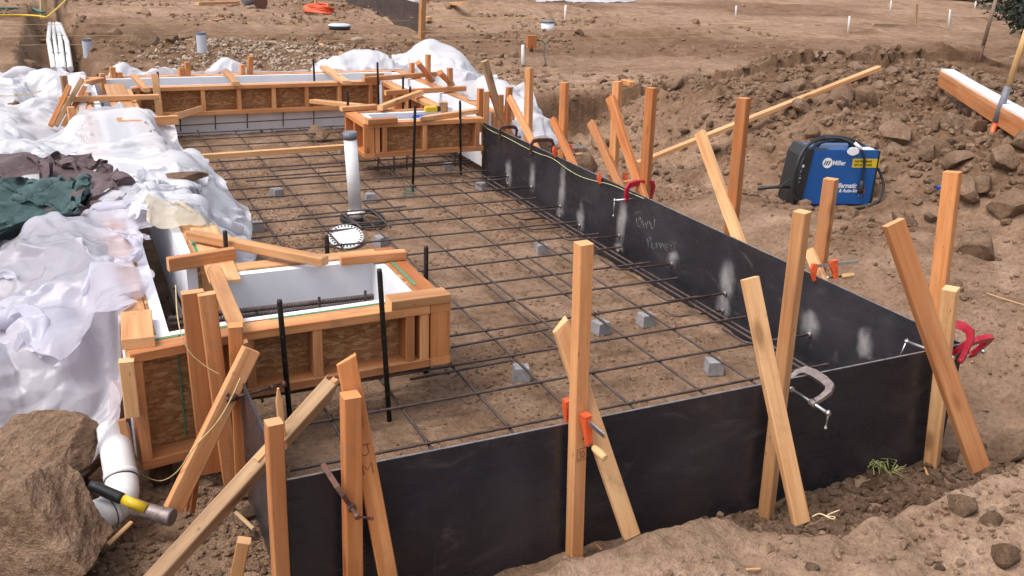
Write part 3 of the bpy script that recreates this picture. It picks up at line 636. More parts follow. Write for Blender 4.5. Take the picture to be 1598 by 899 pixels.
# weld studs with hooked bars
for k, (h, (u, v)) in enumerate(zip(hooks, hookpx)):
    low = v in (485, 287, 338, 392)
    mb = MB(); L = 0.36 if not low else 0.30
    x0, z0 = XR, h.z; pts = [(0, 0, 0), (-L * 0.55, 0, 0.004), (-L * 0.9, 0, 0.004)]
    sgn = 1
    for t in range(1, 7):
        a = t / 6 * math.pi / 2; pts.append((-L * 0.9 - 0.05 * math.sin(a), sgn * 0.05 * (1 - math.cos(a)), 0.004))
    pts.append((-L * 0.9 - 0.05, sgn * 0.20, 0.004))
    mb.tube(pts, 0.0062, 8)
    t_ = tag(thing('hooked_bar', None, None, h), 'hooked bar welded to the right steel plate, %s from the front corner' % ORD[sorted([q.y + (0.01 if hookpx[j][1] in (485, 287, 338, 392) else 0) for j, q in enumerate(hooks)]).index(h.y + (0.01 if low else 0))], 'rebar', 'hooked bars on the right steel plate')
    mb.build('bar', 'rebar', t_)
    MB().tube([(0.0005, 0, 0), (-0.008, 0, 0), (-0.014, 0, 0)], [0.016, 0.014, 0.008], 10).build('weld', 'greyiron', t_)

# ================================================================== REBAR GRID
def rebar_mesh(L, r=0.0064, pitch=0.011, seg=7):
    n = int(L / pitch); zs = []; rs = []
    for k in range(n):
        z = k * pitch; zs += [z, z + pitch * 0.45, z + pitch * 0.55, z + pitch * 0.9]; rs += [r, r, r * 1.16, r * 1.16]
    th = np.arange(seg) * 2 * math.pi / seg
    zs = np.array(zs); rs = np.array(rs)
    Vv = np.stack([np.outer(rs, np.cos(th)), np.outer(rs, np.sin(th)), np.repeat(zs[:, None], seg, 1)], -1).reshape(-1, 3)
    i = np.arange((len(zs) - 1) * seg); a = i; b = (i // seg) * seg + (i + 1) % seg
    F = np.stack([a, b, b + seg, a + seg], 1)
    me = bpy.data.meshes.new('rebar'); me.from_pydata(Vv.tolist(), [], F.tolist()); me.materials.append(MT['rebar'])
    me.polygons.foreach_set('use_smooth', [True] * len(F)); me.update(); return me
RMESH = {}
def rebar(A, B, label, group=None, r=0.0057):
    A = Vector(A); B = Vector(B); L = round((B - A).length * 4) / 4 if (B - A).length > 1.5 else round((B - A).length, 2)
    key = (L, r)
    if key not in RMESH: RMESH[key] = rebar_mesh(L, r)
    o = bpy.data.objects.new('rebar', RMESH[key]); COL.objects.link(o); o.matrix_basis = frame_matrix(A, B - A, (0.3, 0.2, 1))
    return tag(o, label, 'rebar', group)
rj = random.Random(3)
crossG = 'crosswise bars of the floor grid'; longG = 'lengthwise bars of the floor grid'
for b in range(21):
    y = b * S + rj.uniform(-0.012, 0.012); sk = rj.uniform(-0.012, 0.012)
    x0 = -0.58 if not (1.4 < y < 1.5) else -0.58
    rebar((x0 + 0.04, y - sk, RZ + 0.013), (x0 + 2.54 + rj.uniform(-0.02, 0.03), y + sk, RZ + 0.013), 'crosswise rebar in the floor grid, %s from the front steel plate' % ORD[b], crossG)
mx = {0: -0.02, 1: 0.01, 2: 0.02, 3: -0.02, 4: 0.01, 5: 0.0, 6: -0.01, -1: 0}
for a in range(-1, 7):
    x = a * S + mx[a]; sk = rj.uniform(-0.015, 0.015)
    rebar((x - sk, -0.56 if a > 0 else -0.2, RZ), (x + sk, 6.19 if a > 0 else 6.30, RZ), 'lengthwise rebar in the floor grid, %s from the left wall' % ORD[a + 1], longG)
rebar((1.86, -0.40, RZ + 0.0), (1.88, 4.6, RZ + 0.0), 'lengthwise rebar doubled along the right edge of the grid')
def pb_(u, v): return P(u, v, RZ + 0.028)
for (a, b, lb) in [((704, 542), (858, 513), 'lapped short rebar beside the near form tower'), ((640, 592), (800, 562), 'lapped rebar running out from under the near form tower'),
                   ((935, 503), (780, 540), None), ((465, 337), (635, 322), 'short rebar behind the white drain pipe'), ((485, 355), (660, 340), 'short rebar in front of the white drain pipe'),
                   ((510, 317), (567, 357), 'short diagonal rebar left of the drain ring'), ((565, 315), (610, 355), 'short diagonal rebar right of the drain ring'),
                   ((424, 267), (545, 258), 'short rebar lying left of the white drain pipe'), ((384, 283), (540, 272), 'lapped rebar across the floor behind the drain'),
                   ((744, 420), (905, 520), 'lapped lengthwise rebar near the middle of the pool'), ((822, 340 + 60), (890, 460), 'lapped lengthwise rebar left of the tall front stake'), ((655, 268), (720, 297), 'short hooked-over rebar by the middle form box')]:
    if lb:
        A_, B_ = pb_(*a), pb_(*b)
        if 'lengthwise' in lb: B_.x = A_.x + 0.01
        rebar(A_, B_, lb)
for k, (y, z) in enumerate([(0.52, 0.12), (0.58, 0.11), (1.0, 0.12)]):
    rebar((-0.95, y, z), (0.20, y + 0.03, z), 'thick rebar passing under the near form tower, %s from the front' % ORD[k], None, 0.009)
# heavy bars inside the near tower
rebar(P(262, 498, 0.40), P(585, 462, 0.40), 'heavy rebar lying inside the top of the near form tower', None, 0.011)
rebar(P(262, 508, 0.36), P(585, 470, 0.36), 'second heavy rebar under the top one in the near form tower', None, 0.011)
for k, (u, v) in enumerate([(498, 463), (570, 453), (400, 483)]):
    p = P(u, v, 0.44); rebar((p.x, p.y, 0.02), (p.x, p.y, 0.44), 'upright rebar inside the near form tower, %s' % ['middle one', 'right one', 'left one'][k])
for k, (u, v, z) in enumerate([(151, 150, .5), (160, 160, .42), (167, 165, .42), (172, 170, .42)]):
    p = P(u, v, z); rebar((p.x, p.y, 0.0), (p.x, p.y, z), 'upright rebar inside the far left wall form, %s from the left' % ORD[k])
rebar(P(262, 465, 0.30), P(275, 500, 0.05), 'slanted rebar in the dark cavity of the near left wall'); rebar(P(272, 450, 0.36), P(290, 492, 0.1), 'second slanted rebar in the cavity of the near left wall')
# bars standing against the foam of the back wall
for k, u in enumerate([282, 337, 387, 443, 491]):
    a = PY(u, 200, 6.30); rebar((a.x, 6.33, 0.06), (a.x + 0.01, 6.34, 0.24), 'short upright rebar under the back form, %s from the left' % ORD[k])
rebar((-0.45, 6.29, 0.12), (1.75, 6.29, 0.14), 'horizontal rebar running along the foam of the back wall')
for k, u in enumerate([590, 615, 635, 710]):
    a = PY(u, 255, 4.30); rebar((a.x, 4.30, 0.05), (a.x, 4.30, 0.22), 'short upright rebar under the middle form box, %s from the left' % ORD[k])
rebar((1.0, 4.28, 0.09), (1.95, 4.30, 0.10), 'horizontal rebar under the front of the middle form box')

# concrete spacer blocks under the grid
def dobie(u, v, label, z=0.0, s=0.076):
    p = P(u, v, 0.035); h = 0.062
    a, b = s / 2 * 1.02, s / 2 * 0.93; rz = rj.uniform(-0.5, 0.5)
    mb = MB(); vs_ = [(sx * q + rj.uniform(-.003, .003), sy * q + rj.uniform(-.003, .003), zz) for q, zz in ((a, 0), (b, h)) for sx, sy in ((-1, -1), (1, -1), (1, 1), (-1, 1))]
    mb.add(vs_, [(3, 2, 1, 0), (4, 5, 6, 7), (0, 1, 5, 4), (1, 2, 6, 5), (2, 3, 7, 6), (3, 0, 4, 7)])
    t = thing('spacer_block', label, 'concrete block', (p.x, p.y, 0.0), 'concrete spacer blocks under the rebar')
    t.rotation_euler[2] = rz
    mb.build('block', 'concrete', t); MB().tube([(0.01, 0, h - 0.003), (0.012, 0.004, h + 0.012), (0.018, 0.01, h + 0.024)], 0.0013, 5).build('tie_wire', 'rust', t)
for (u, v, lb) in [(813, 580, 'grey concrete spacer block near the front plate, left of the tall stake'), (1114, 570, 'grey concrete spacer block near the front right of the grid'), (1008, 497, 'grey concrete spacer block in the middle right of the grid'), (937, 509, 'concrete spacer block just behind the tall front stake'),
                   (845, 387, 'concrete spacer block near the right steel plate'), (432, 300, 'concrete spacer block left of the white drain pipe'), (578, 307, 'concrete spacer block right behind the white drain pipe'), (595, 375, 'pale spacer block right of the white drain lid'), (752, 290, 'spacer block by the steel plate near the middle form box'),
                   (402, 352, 'white spacer block beside the crumpled plastic'), (536, 232, 'concrete spacer block behind the white drain pipe top'), (700, 258, 'spacer block under the middle form box')]:
    dobie(u, v, lb)

# ================================================================== FORM PANELS
def panel(label, p0, p1, inn, z0=FB, z1=FT, studs=3, foam=0.045, foam_z0=None, depth=0.089, mat='fir', osb=True, top_mat='pale', studpos=None, i0=0.0, i1=0.0):
    """stud-framed form: outer face from p0 to p1 (xy), 'inn' points to the concrete side"""
    p0 = Vector((*p0, 0)); p1 = Vector((*p1, 0)); d = (p1 - p0); L = d.length; d.normalize(); n_ = Vector((*inn, 0)).normalized()
    t = thing('wooden_form', label, 'formwork', (p0.x, p0.y, z0), 'wooden form panels of the pool wall')
    tk = 0.038; c = p0 + n_ * depth / 2
    def W(a, b, z, **k): lumber(k.pop('nm'), None, a + Vector((0, 0, z)), b + Vector((0, 0, k.pop('zb', z))), parent=t, **k)
    W(c, c + d * L, z1 - tk / 2, nm='top_rail', w=depth, t=tk, side=n_, mat=mat)
    W(c, c + d * L, z0 + tk / 2, nm='bottom_rail', w=depth, t=tk, side=n_, mat=mat)
    pos = studpos or [tk / 2 + (L - tk) * k / (studs - 1) for k in range(studs)]
    for s_ in pos:
        q = c + d * s_; W(q, q, z0 + tk + 0.001, zb=z1 - tk - 0.001, nm='stud', w=depth - 0.004, t=tk, side=n_, mat=mat)
    ang = math.atan2(d.y, d.x); m3 = Matrix.Rotation(ang, 3, 'Z')
    def slab(nm, off, th, za, zb, mt):
        o = MB().box((0, 0, 0), (L - 0.004 - i0 - i1, th, zb - za)).build(nm, mt, t)
        q = p0 + d * (L + i0 - i1) / 2 + n_ * (off + th / 2); o.location = (q.x - p0.x, q.y - p0.y, (za + zb) / 2 - z0); o.rotation_euler[2] = ang
        return o
    if osb: slab('osb_sheet', depth + 0.001, 0.012, z0 + 0.002, z1 - 0.001, 'osb')
    if foam: slab('foam_board', depth + 0.014, foam, foam_z0 if foam_z0 is not None else z0, z1 - 0.006, 'foam')
    return t
panel('near form panel left of the front stakes reaching down into the dirt', (-1.01, 0.300), (-0.635, 0.355), (-0.145, 0.99), z0=0.01, z1=FT, studs=2)
panel('near form panel facing the camera with black steel stakes in front', (-0.615, 0.36), (0.128, 0.378), (-0.02, 1), studpos=[0.02, 0.28, 0.66, 0.722], top_mat='pale')
panel('short right side panel of the near form tower', (0.222, 0.385), (0.222, 1.15), (-1, 0), studs=3, mat='red', i0=0.13, i1=0.13)
panel('rear panel of the near form tower with foam lining', (0.128, 1.153), (-0.60, 1.153), (0, -1), studs=3, mat='pale')
panel('inner left wall form running back under the plastic', (-0.570, 1.16), (-0.570, 6.25), (-1, 0), studs=9, mat='pale', foam_z0=0.0)
panel('outer left wall form beneath the plastic sheets', (-1.012, 0.46), (-1.012, 7.05), (1, 0), z0=-0.03, studs=12, mat='fir')
panel('long back wall form with oriented strand board bays', (-0.565, 6.30), (1.785, 6.30), (0, 1), studpos=[0.05, 0.62, 0.95, 1.28, 1.60, 1.93, 2.25], foam_z0=-0.04)
panel('outer back wall form in front of the far plastic', (2.26, 7.08), (-1.01, 7.08), (0, -1), studs=8, z0=0.0)
panel('inner right wall form beyond the middle box', (1.79, 6.28), (1.79, 4.70), (1, 0), studs=5, mat='fir')
panel('outer right wall form behind the stake cluster', (2.262, 4.36), (2.262, 7.05), (-1, 0), studs=6, z0=0.0)
panel('front panel of the middle form box', (1.065, 4.15), (2.0, 4.15), (0, 1), studpos=[0.02, 0.08, 0.42, 0.88], mat='fir')
panel('left side panel of the middle form box', (0.972, 4.72), (0.972, 4.15), (1, 0), studs=3, mat='red', i0=0.13, i1=0.13)
panel('rear panel of the middle form box', (1.065, 4.72), (1.785, 4.72), (0, -1), studs=3, mat='fir')
# green paint lines on the form tops
def stripe(label, A, B, w=0.014, z=FT):
    A = Vector((A[0], A[1], 0)); B = Vector((B[0], B[1], 0)); d = B - A
    o = MB().box((0, 0, 0), (d.length, w, 0.0015)).build('paint_line', 'green', label=label, cat='paint line')
    o.location = ((A.x + B.x) / 2, (A.y + B.y) / 2, z + 0.0012); o.rotation_euler[2] = math.atan2(d.y, d.x)
stripe('green line along the top of the near form panel', (-0.50, 0.452), (0.02, 0.466)); stripe('green line along the near left form panel top', (-0.93, 0.395), (-0.66, 0.435))
stripe('green line on the near form tower right side', (0.150, 0.62), (0.150, 1.02)); stripe('green line along the near left wall top', (-0.645, 1.2), (-0.645, 1.62))
stripe('green line drawn down the near left form board', (-0.83, 0.4), (-0.83, 0.41))
def vline(label, x, y, z0, z1):
    MB().box((x, y, (z0 + z1) / 2), (0.006, 0.0015, z1 - z0)).build('paint_line', 'green', label=label, cat='paint line')
vline('green vertical line on the near left strand board', -0.845, 0.4085, 0.06, 0.44)

# ================================================================== BLACK STEEL FORM STAKES
def stake(u0, v0, u1, v1, label, mode=('z', 0.0), extra=0.0):
    if mode[0] == 'z': b = P(u0, v0, mode[1])
    elif mode[0] == 'x': b = PX(u0, v0, mode[1])
    else: b = PY(u0, v0, mode[1])
    t_ = PY(u1, v1, b.y); d = (t_ - b).normalized(); b2 = b - d * (extra + 0.04)
    t = thing('form_stake', label, 'steel stake', b2, 'black steel form stakes')
    L = (t_ - b2).length; v = t_ - b2
    MB().tube([(0, 0, 0), v * 0.985, v], [0.0105, 0.0105, 0.009], 12).build('shaft', 'stakesteel', t)
    for q in (0.25, 0.42, 0.6, 0.76, 0.9):
        c = v * q; MB().tube([c + Vector((-0.003, -0.0107, 0)), c + Vector((-0.003, -0.0098, 0))], 0.0032, 6).build('nail_hole', 'rust', t)
stake(608, 660, 592, 420, 'tall black steel stake in front of the near form tower, right one')
stake(452, 648, 436, 468, 'black steel stake in front of the near form tower, left one', ('y', 0.335), 0.08)
stake(664, 594, 665, 384, 'black steel stake right behind the near form tower corner', ('x', 0.24), 0.03)
stake(355, 425, 351, 360, 'black steel stake beside the crosspiece on the near left wall', ('x', -0.53), 0.25)
stake(317, 362, 315, 318, 'black steel stake poking out of the crumpled plastic', ('x', -0.53), 0.25)
stake(511, 408, 510, 367, 'short black stake behind the near tower rear panel', ('y', 1.20), 0.25)
stake(494, 200, 489, 92, 'tall black steel stake at the back wall form')
stake(546, 236, 542, 140, 'black steel stake beside the drain pipe top', ('y', 4.78), 0.0)
stake(644, 300, 648, 163, 'black steel stake in front of the middle form box, left one')
stake(719, 275, 718, 157, 'black steel stake in front of the middle form box, right one')
stake(591, 165, 589, 97, 'black steel stake behind the middle box near the back corner', ('x', 1.72), 0.2)
stake(629, 165, 629, 119, 'short black steel stake on the right wall form, farther one', ('x', 1.74), 0.2)
stake(640, 165, 640, 135, 'short black steel stake on the right wall form, nearer one', ('x', 1.75), 0.3)
stake(250, 185, 246, 112, 'black steel stake at the back left corner form', ('y', 6.22), 0.2)
stake(238, 222, 234, 180, 'thick black steel stake at the edge of the white plastic', ('x', -0.50), 0.2)

# ================================================================== WOODEN STAKES AND BRACES
def post(label, top, bot, plane, w=0.044, t=None, rot=30, mat='fir', ext=0.0, name='wooden_stake', cat='wooden stake', group=None, **k):
    """upright square stake: 'plane' = ('y',v) or ('x',v) it stands in"""
    f = PY if plane[0] == 'y' else PX
    A = f(*bot, plane[1]); B = f(*top, plane[1]); A = A + (A - B).normalized() * ext
    return lumber(name, label, A, B, w, t or w, (math.cos(math.radians(rot)), -math.sin(math.radians(rot)), 0), mat, cat, group, **k)
YS = YF - 0.055
GS = 'stakes along the front steel plate'; GR = 'stakes along the right steel plate'; GB = 'slanted braces along the right steel plate'
fs_ = post('tall upright wooden stake in the middle of the front plate, held by an orange clamp', (911, 379), (897, 838), ('y', YS), 0.046, rot=0, ext=0.12, group=GS)
post('upright wooden stake at the right of the front plate held by a grey clamp', (1252, 330), (1199, 772), ('y', YS), 0.046, rot=-20, mat='pale', ext=0.1, group=GS)
post('short upright wooden stake at the far right corner with a red clamp', (1484, 450), (1455, 712), ('y', YS), 0.052, rot=-25, mat='pale', ext=0.1, group=GS)
post('upright wooden stake left of the front plate with a rusty clamp', (547, 616), (551, 899), ('y', YS - 0.02), 0.050, rot=0, mat='red', ext=0.25, group=GS)
post('red-ended wooden stake at the front left corner of the steel box', (427, 658), (440, 899), ('y', YS + 0.0), 0.044, rot=-4, ext=0.25, group=GS)
lumber('wooden_brace', 'slanted brace with a torn top behind the middle front stake', PY(985, 835, -0.79), PY(876, 512, -0.555), 0.056, 0.036, (1, -0.2, 0.1), 'pale', 'brace', rough_end=0.012)
lumber('wooden_brace', 'slanted pale brace crossing the grey-clamped stake', PY(1250, 815, -1.0), PY(1170, 434, -0.72), 0.056, 0.03, (1, -0.15, 0.1), 'pale', 'brace')
lumber('wooden_brace', 'long slanted brace crossing the far right corner stakes', PY(1528, 730, -1.0), PY(1394, 347, -0.70), 0.072, 0.036, (1, -0.25, 0.1), 'fir', 'brace')
br_m = lumber('wooden_brace', 'slanted weathered brace with pencilled letters at the left of the front plate', PY(608, 912, -0.70), PY(540, 560, -0.615), 0.056, 0.03, (1, -0.1, 0.1), 'red', 'brace', rough_end=0.008)
lumber('wooden_brace', 'split diagonal two-by-four running down to the lower left corner', PY(232, 915, -0.62), PY(512, 607, -0.42), 0.07, 0.042, (0.4, -0.3, 1), 'old', 'brace', rough_end=0.016)
lumber('wooden_brace', 'thin splintered half of the split diagonal two-by-four', PY(400, 720, -0.515), PY(520, 598, -0.40), 0.03, 0.02, (0.4, -0.3, 1), 'pale', 'brace', rough_end=0.012)
p = P(372, 905, 0.0); lumber('wooden_stake', 'stubby wooden stake at the bottom edge left of the steel box', P(366, 915, 0.0), PY(381, 843, P(366, 915, 0.0).y), 0.04, 0.04, (1, -0.3, 0), 'pale', 'wooden stake')
# pencilled letters on the brace face
def on_face(o, strokes, w, t, mat, nm, r=0.0011):
    mb = MB()
    for st in strokes: mb.tube([(x * w, -t / 2 - 0.0006, z) for x, z in st], r, 5)
    return mb.build(nm, mat, o)
Lb = (PY(608, 912, -0.70) - PY(540, 560, -0.615)).length
def sgn_side(o):
    return -1 if (o.matrix_basis.to_3x3() @ Vector((0, -1, 0))).dot(Vector(CAM) - o.location) < 0 else 1
sg = sgn_side(br_m); sxs = 1
def letters(o, items, w, t):
    for ch, z0 in items:
        h = 0.034
        G = {'M': [[(-.3, 0), (-.3, 1), (0, .4), (.3, 1), (.3, 0)]], 'J': [[(.25, 1), (.25, .2), (.05, 0), (-.2, .15)], [(-.05, 1), (.45, 1)]], 'N': [[(-.25, 0), (-.25, 1), (.25, 0), (.25, 1)]]}[ch]
        mb = MB()
        for st in G: mb.tube([(x * w * 0.8 * sg, sg * (-t / 2 - 0.0006), z0 + y * h) for x, y in st], 0.0012, 5)
        mb.build('pencil_letter', 'pencil', o, label='pencilled letter %s' % ch)
Lf = (PY(911, 379, YS) - PY(897, 838, YS)).length; zf = 0.12 + Lf * (838 - 692) / (838 - 379)
on_face(fs_, [[(-.38, zf + .022), (.38, zf + .025)], [(-.38, zf - .022), (.38, zf - .018)], [(-.30, zf - .014), (-.30, zf + .014), (-.05, zf + .014), (-.05, zf - .014), (-.30, zf - .014)], [(.08, zf - .012), (.08, zf + .014)], [(.18, zf + .014), (.30, zf), (.18, zf - .012)]], 0.046, 0.046, 'pencil', 'grade_stamp', 0.0009)
letters(br_m, [('M', Lb * 0.52), ('J', Lb * 0.60), ('N', Lb * 0.72)], 0.056, 0.03)
# around the near left corner
post('wide upright board standing at the near left form, left of a pair', (300, 455), (330, 735), ('y', 0.285), 0.076, 0.038, rot=0, mat='fir', name='wooden_board', cat='board')
post('wide upright board standing at the near left form, right of a pair', (322, 458), (361, 752), ('y', 0.255), 0.060, 0.036, rot=0, mat='fir', name='wooden_board', cat='board')
post('upright stake at the left steel plate end with a rusty clamp across it', (367, 507), (378, 752), ('y', 0.16), 0.050, rot=8, mat='red', ext=0.05)
lumber('wooden_brace', 'slanted brace leaning on the upright stake at the left steel plate', PY(270, 795, -0.02), PY(392, 545, 0.10), 0.06, 0.038, (1, 0.2, 0.5), 'fir', 'brace')
lumber('wooden_block', 'short cut-off board end poking right from behind the upright stake', PY(366, 556, 0.225), PY(392, 545, 0.225), 0.08, 0.03, (0.2, 0, 1), 'pale', 'block')
post('short upright block fixed outside the near left form', (197, 562), (207, 648), ('y', 0.29), 0.05, 0.04, rot=5, mat='pale', name='wooden_block', cat='block')
post('thin wooden stick leaning at the outer side of the near left form', (190, 655), (212, 752), ('y', 0.30), 0.028, 0.018, rot=0, mat='fir', name='wooden_stick', cat='stick')
lumber('wooden_stick', 'red splintered stick stuck in the dirt below the slanted brace', PY(300, 800, 0.02), PY(309, 738, 0.02), 0.018, 0.012, (1, 0, 0), 'red', 'stick', pointed=0.05)
lumber('wooden_stick', 'narrow splinter beside the red stick below the slanted brace', PY(291, 797, 0.03), PY(302, 745, 0.03), 0.012, 0.01, (1, 0, 0), 'fir', 'stick', pointed=0.05)
lumber('wooden_stick', 'flat splinter lying in the dirt near the sledge hammer', P(168, 850, 0.0), P(205, 815, 0.01), 0.016, 0.01, (1, 0.3, 0), 'straw' if False else 'pale', 'stick')
lumber('wooden_stick', 'small broken stick by the left steel plate', P(368, 800, -0.03), P(396, 826, -0.03), 0.014, 0.012, (1, 0.3, 0), 'old', 'stick')
lumber('wooden_stick', 'thin cracked lath standing behind the red-ended corner stake', PY(443, 700, -0.5), PY(434, 606, -0.5), 0.02, 0.010, (1, 0, 0), 'pale', 'stick', pointed=0.04)
# right side
XS = XR + PT + 0.078
for (lb, tp, bt, w, rot, mt) in [('upright stake near the far end of the right steel plate', (826, 106), (824, 225), .052, -26, 'fir'), ('upright reddish stake beside a short red-ended brace', (881, 129), (878, 236), .052, -26, 'red'),
        ('upright stake partly hidden by a crossing brace on the right plate', (964, 127), (957, 270), .05, -26, 'fir'), ('upright stake next to the small red clamp on the right plate', (1017, 137), (1006, 302), .056, -26, 'red'),
        ('upright stake crossed by a brace near the middle of the right plate', (1161, 153), (1141, 360), .058, -26, 'red'), ('upright stake in front of the blue welding machine', (1297, 279), (1276, 432), .058, -26, 'fir'), ('tallest reddish stake at the far right corner of the steel box', (1487, 268), (1461, 482), .062, -26, 'red')]:
    post(lb, tp, bt, ('x', XS), w, rot=rot, mat=mt, ext=0.42, group=GR)
XB = XR + PT + 0.022
for (lb, tp, bt, w, mt) in [('short brace with a red painted end on the right plate', (862, 186), (892, 252), .05, 'red'), ('brace leaning on the farthest stake of the right plate', (795, 152), (834, 226), .05, 'fir'), ('pale-topped brace leaning right, left of the crossing stakes', (922, 191), (966, 286), .055, 'fir'),
        ('brace crossing over an upright stake left of the red clamp', (952, 152), (998, 290), .062, 'red'), ('slanted pale brace crossing the middle stake of the right plate', (1092, 207), (1152, 372), .062, 'pale'), ('short pale brace behind the orange bar clamp on the right plate', (1263, 390), (1280, 432), .05, 'pale')]:
    A, B = PX(*bt, XB + 0.01), PX(*tp, XB + 0.01); A = A + (A - B).normalized() * 0.15
    A.x = XB + 0.01
    lumber('wooden_brace', lb, A, B, w, 0.034, (0.25, -1, 0.1), mt, 'brace', GB)
lumber('wooden_block', 'small wood block on the ground beyond the small red clamp', PX(973, 286, XR + .1), PX(1000, 283, XR + .2), 0.03, 0.03, (0, 0, 1), 'pale', 'block')
# cluster at the back end of the right plate
for (lb, tp, bt, w, mt) in [('tall board leaning left above the stake cluster', (756, 95), (772, 152), .06, 'old'), ('upright stake at the front of the far stake cluster', (758, 143), (757, 196), .06, 'fir'), ('slanted brace in the middle of the far stake cluster', (768, 146), (795, 208), .055, 'red'),
        ('upright stake in the far stake cluster beside a rusty clamp', (781, 148), (781, 205), .05, 'fir'), ('short stake behind the far stake cluster', (795, 136), (793, 172), .055, 'red'), ('short stake left of the far stake cluster', (750, 138), (749, 160), .05, 'red')]:
    A, B = PY(*bt, 4.36), PY(*tp, 4.36)
    lumber('wooden_stake' if 'stake' in lb.split(' in ')[0].split(' at ')[0] else 'wooden_brace', lb, A + (A - B).normalized() * 0.25, B, w, 0.036, (1, 0.25, 0), mt, 'wooden stake')
lumber('wooden_block', 'wood block on end of the far right wall form', PY(788, 172, 4.7), PY(800, 180, 4.45), 0.09, 0.04, (0, 0, 1), 'fir', 'block')

# ================================================================== LUMBER LYING ON THE FORMS
def flat(label, a, b, z=0.50, w=0.089, t=0.038, side='h', mat='pale', name='two_by_four', pointed=0.0, za=None, zb=None, cat='lumber'):
    A, B = P(*a, za if za is not None else z), P(*b, zb if zb is not None else z); d = B - A
    sd = Vector((-d.y, d.x, 0)) if side == 'h' else Vector((0, 0, 1))
    return lumber(name, label, A, B, w, t, sd, mat, cat, pointed=pointed)
flat('short flat two-by-four block on the right corner of the near form tower', (606, 472), (697, 460), 0.50, 0.089, mat='pale', name='wooden_block')
flat('short two-by-four block on the rear edge of the near form tower', (531, 406), (632, 397), 0.502, 0.05, 0.04, mat='fir', name='wooden_block')
flat('short flat block on the left corner of the near form panel', (216, 536), (213, 492), 0.50, 0.11, mat='pale', name='wooden_block')
flat('long two-by-four lying diagonally from the left wall to the near tower', (297, 366), (507, 408), 0.525, 0.055, 0.04, mat='pale')
flat('two-by-four crosspiece over the near left wall', (262, 413), (366, 396), 0.515, 0.038, 0.06, mat='fir')
flat('pale board with a pointed end lying over the near tower', (370, 508), (332, 415), 0.54, 0.06, 0.02, mat='pale', pointed=0.05)
flat('wide board along the near left wall top', (352, 440), (318, 355), 0.487, 0.13, 0.012, mat='pale')
# back left
flat('long two-by-four laid across the far left wall', (92, 155), (248, 151), 0.52, 0.06, 0.04, mat='pale')
flat('wide pale board on the far left inner wall', (203, 190), (178, 132), 0.488, 0.17, 0.012, mat='pale')
flat('two-by-four on edge below the far left wall board', (206, 191), (278, 187), 0.44, 0.07, 0.036, side='v', mat='fir')
lumber('two_by_four', 'two-by-four slanting down from the back left corner form', PY(250, 190, 6.0), PY(314, 170, 6.22), 0.06, 0.038, (0, 0.3, 1), 'pale')
lumber('wooden_board', 'board standing up at the back left corner form', PY(250, 186, 6.10), PY(241, 116, 6.18), 0.06, 0.034, (1, 0, 0), 'pale', 'board')
flat('short pointed board on the back wall top at the left', (229, 141), (208, 118), 0.52, 0.055, 0.036, mat='pale', pointed=0.03)
lumber('wooden_stake', 'wooden stake standing on the floor by the back left corner', PX(256, 224, -0.40), PX(250, 200, -0.40), 0.05, 0.03, (1, 0, 0), 'pale', 'wooden stake')
for k, (lb, a, b) in enumerate([('outermost slanted brace of the far left brace stack', (84, 184), (108, 135)), ('second slanted brace of the far left brace stack', (92, 184), (128, 124)), ('third slanted brace of the far left brace stack', (104, 184), (132, 136)), ('fourth slanted brace of the far left brace stack', (115, 176), (134, 148)), ('innermost slanted brace of the far left brace stack', (120, 184), (138, 163))]):
    lumber('wooden_brace', lb, PY(*a, 5.25 + 0.12 * k) - Vector((0.03, 0, 0.06)), PY(*b, 5.45 + 0.12 * k), 0.055, 0.036, (0.3, 1, 0.2), ['red', 'old', 'fir', 'fir', 'pale'][k], 'brace', 'stack of braces at the far left corner')
for (lb, a, b, y, mt) in [('upright post at the outside of the far left corner', (104, 155), (99, 118), 5.9, 'old'), ('short upright post in front of the far left brace stack', (112, 184), (110, 167), 5.0, 'fir'), ('upright post on the far back wall, left of a pair near the corner', (178, 126), (175, 105), 7.0, 'red'), ('short stub post right of the corner pair', (187, 126), (186, 113), 7.0, 'red'), ('small stub post at the far left corner top', (160, 126), (159, 115), 6.9, 'fir'),
        ('short stub post on the back wall, left of the middle pair', (283, 121), (282, 106), 7.02, 'red'), ('taller post on the back wall, right of the middle pair', (292, 121), (292, 97), 7.02, 'red'), ('short stub post on the back wall, left of the right pair', (378, 117), (378, 101), 7.02, 'fir'), ('taller post on the back wall, right of the right pair', (389, 117), (391, 88), 7.02, 'red'),
        ('short post on the far right wall in front of plastic', (643, 113), (643, 98), 6.75, 'red'), ('tall post on the far right wall in front of plastic', (668, 114), (668, 85), 6.4, 'fir'), ('post on the right wall beside a slanted brace', (703, 133), (702, 106), 5.8, 'fir')]:
    A, B = PY(*a, y), PY(*b, y); lumber('wooden_stake', lb, A - Vector((0, 0, 0.12)), B, 0.05, 0.04, (1, 0.3, 0), mt, 'wooden stake')
flat('loose two-by-four on the far left wall corner', (130, 130), (160, 124), 0.50, 0.06, 0.04, mat='fir')
flat('board resting on the back wall top beside the right stub posts', (352, 112), (369, 131), 0.51, 0.06, 0.036, mat='pale')
flat('pale board crossing the back wall corner under the plastic', (505, 105), (541, 129), 0.51, 0.08, 0.036, mat='pale')
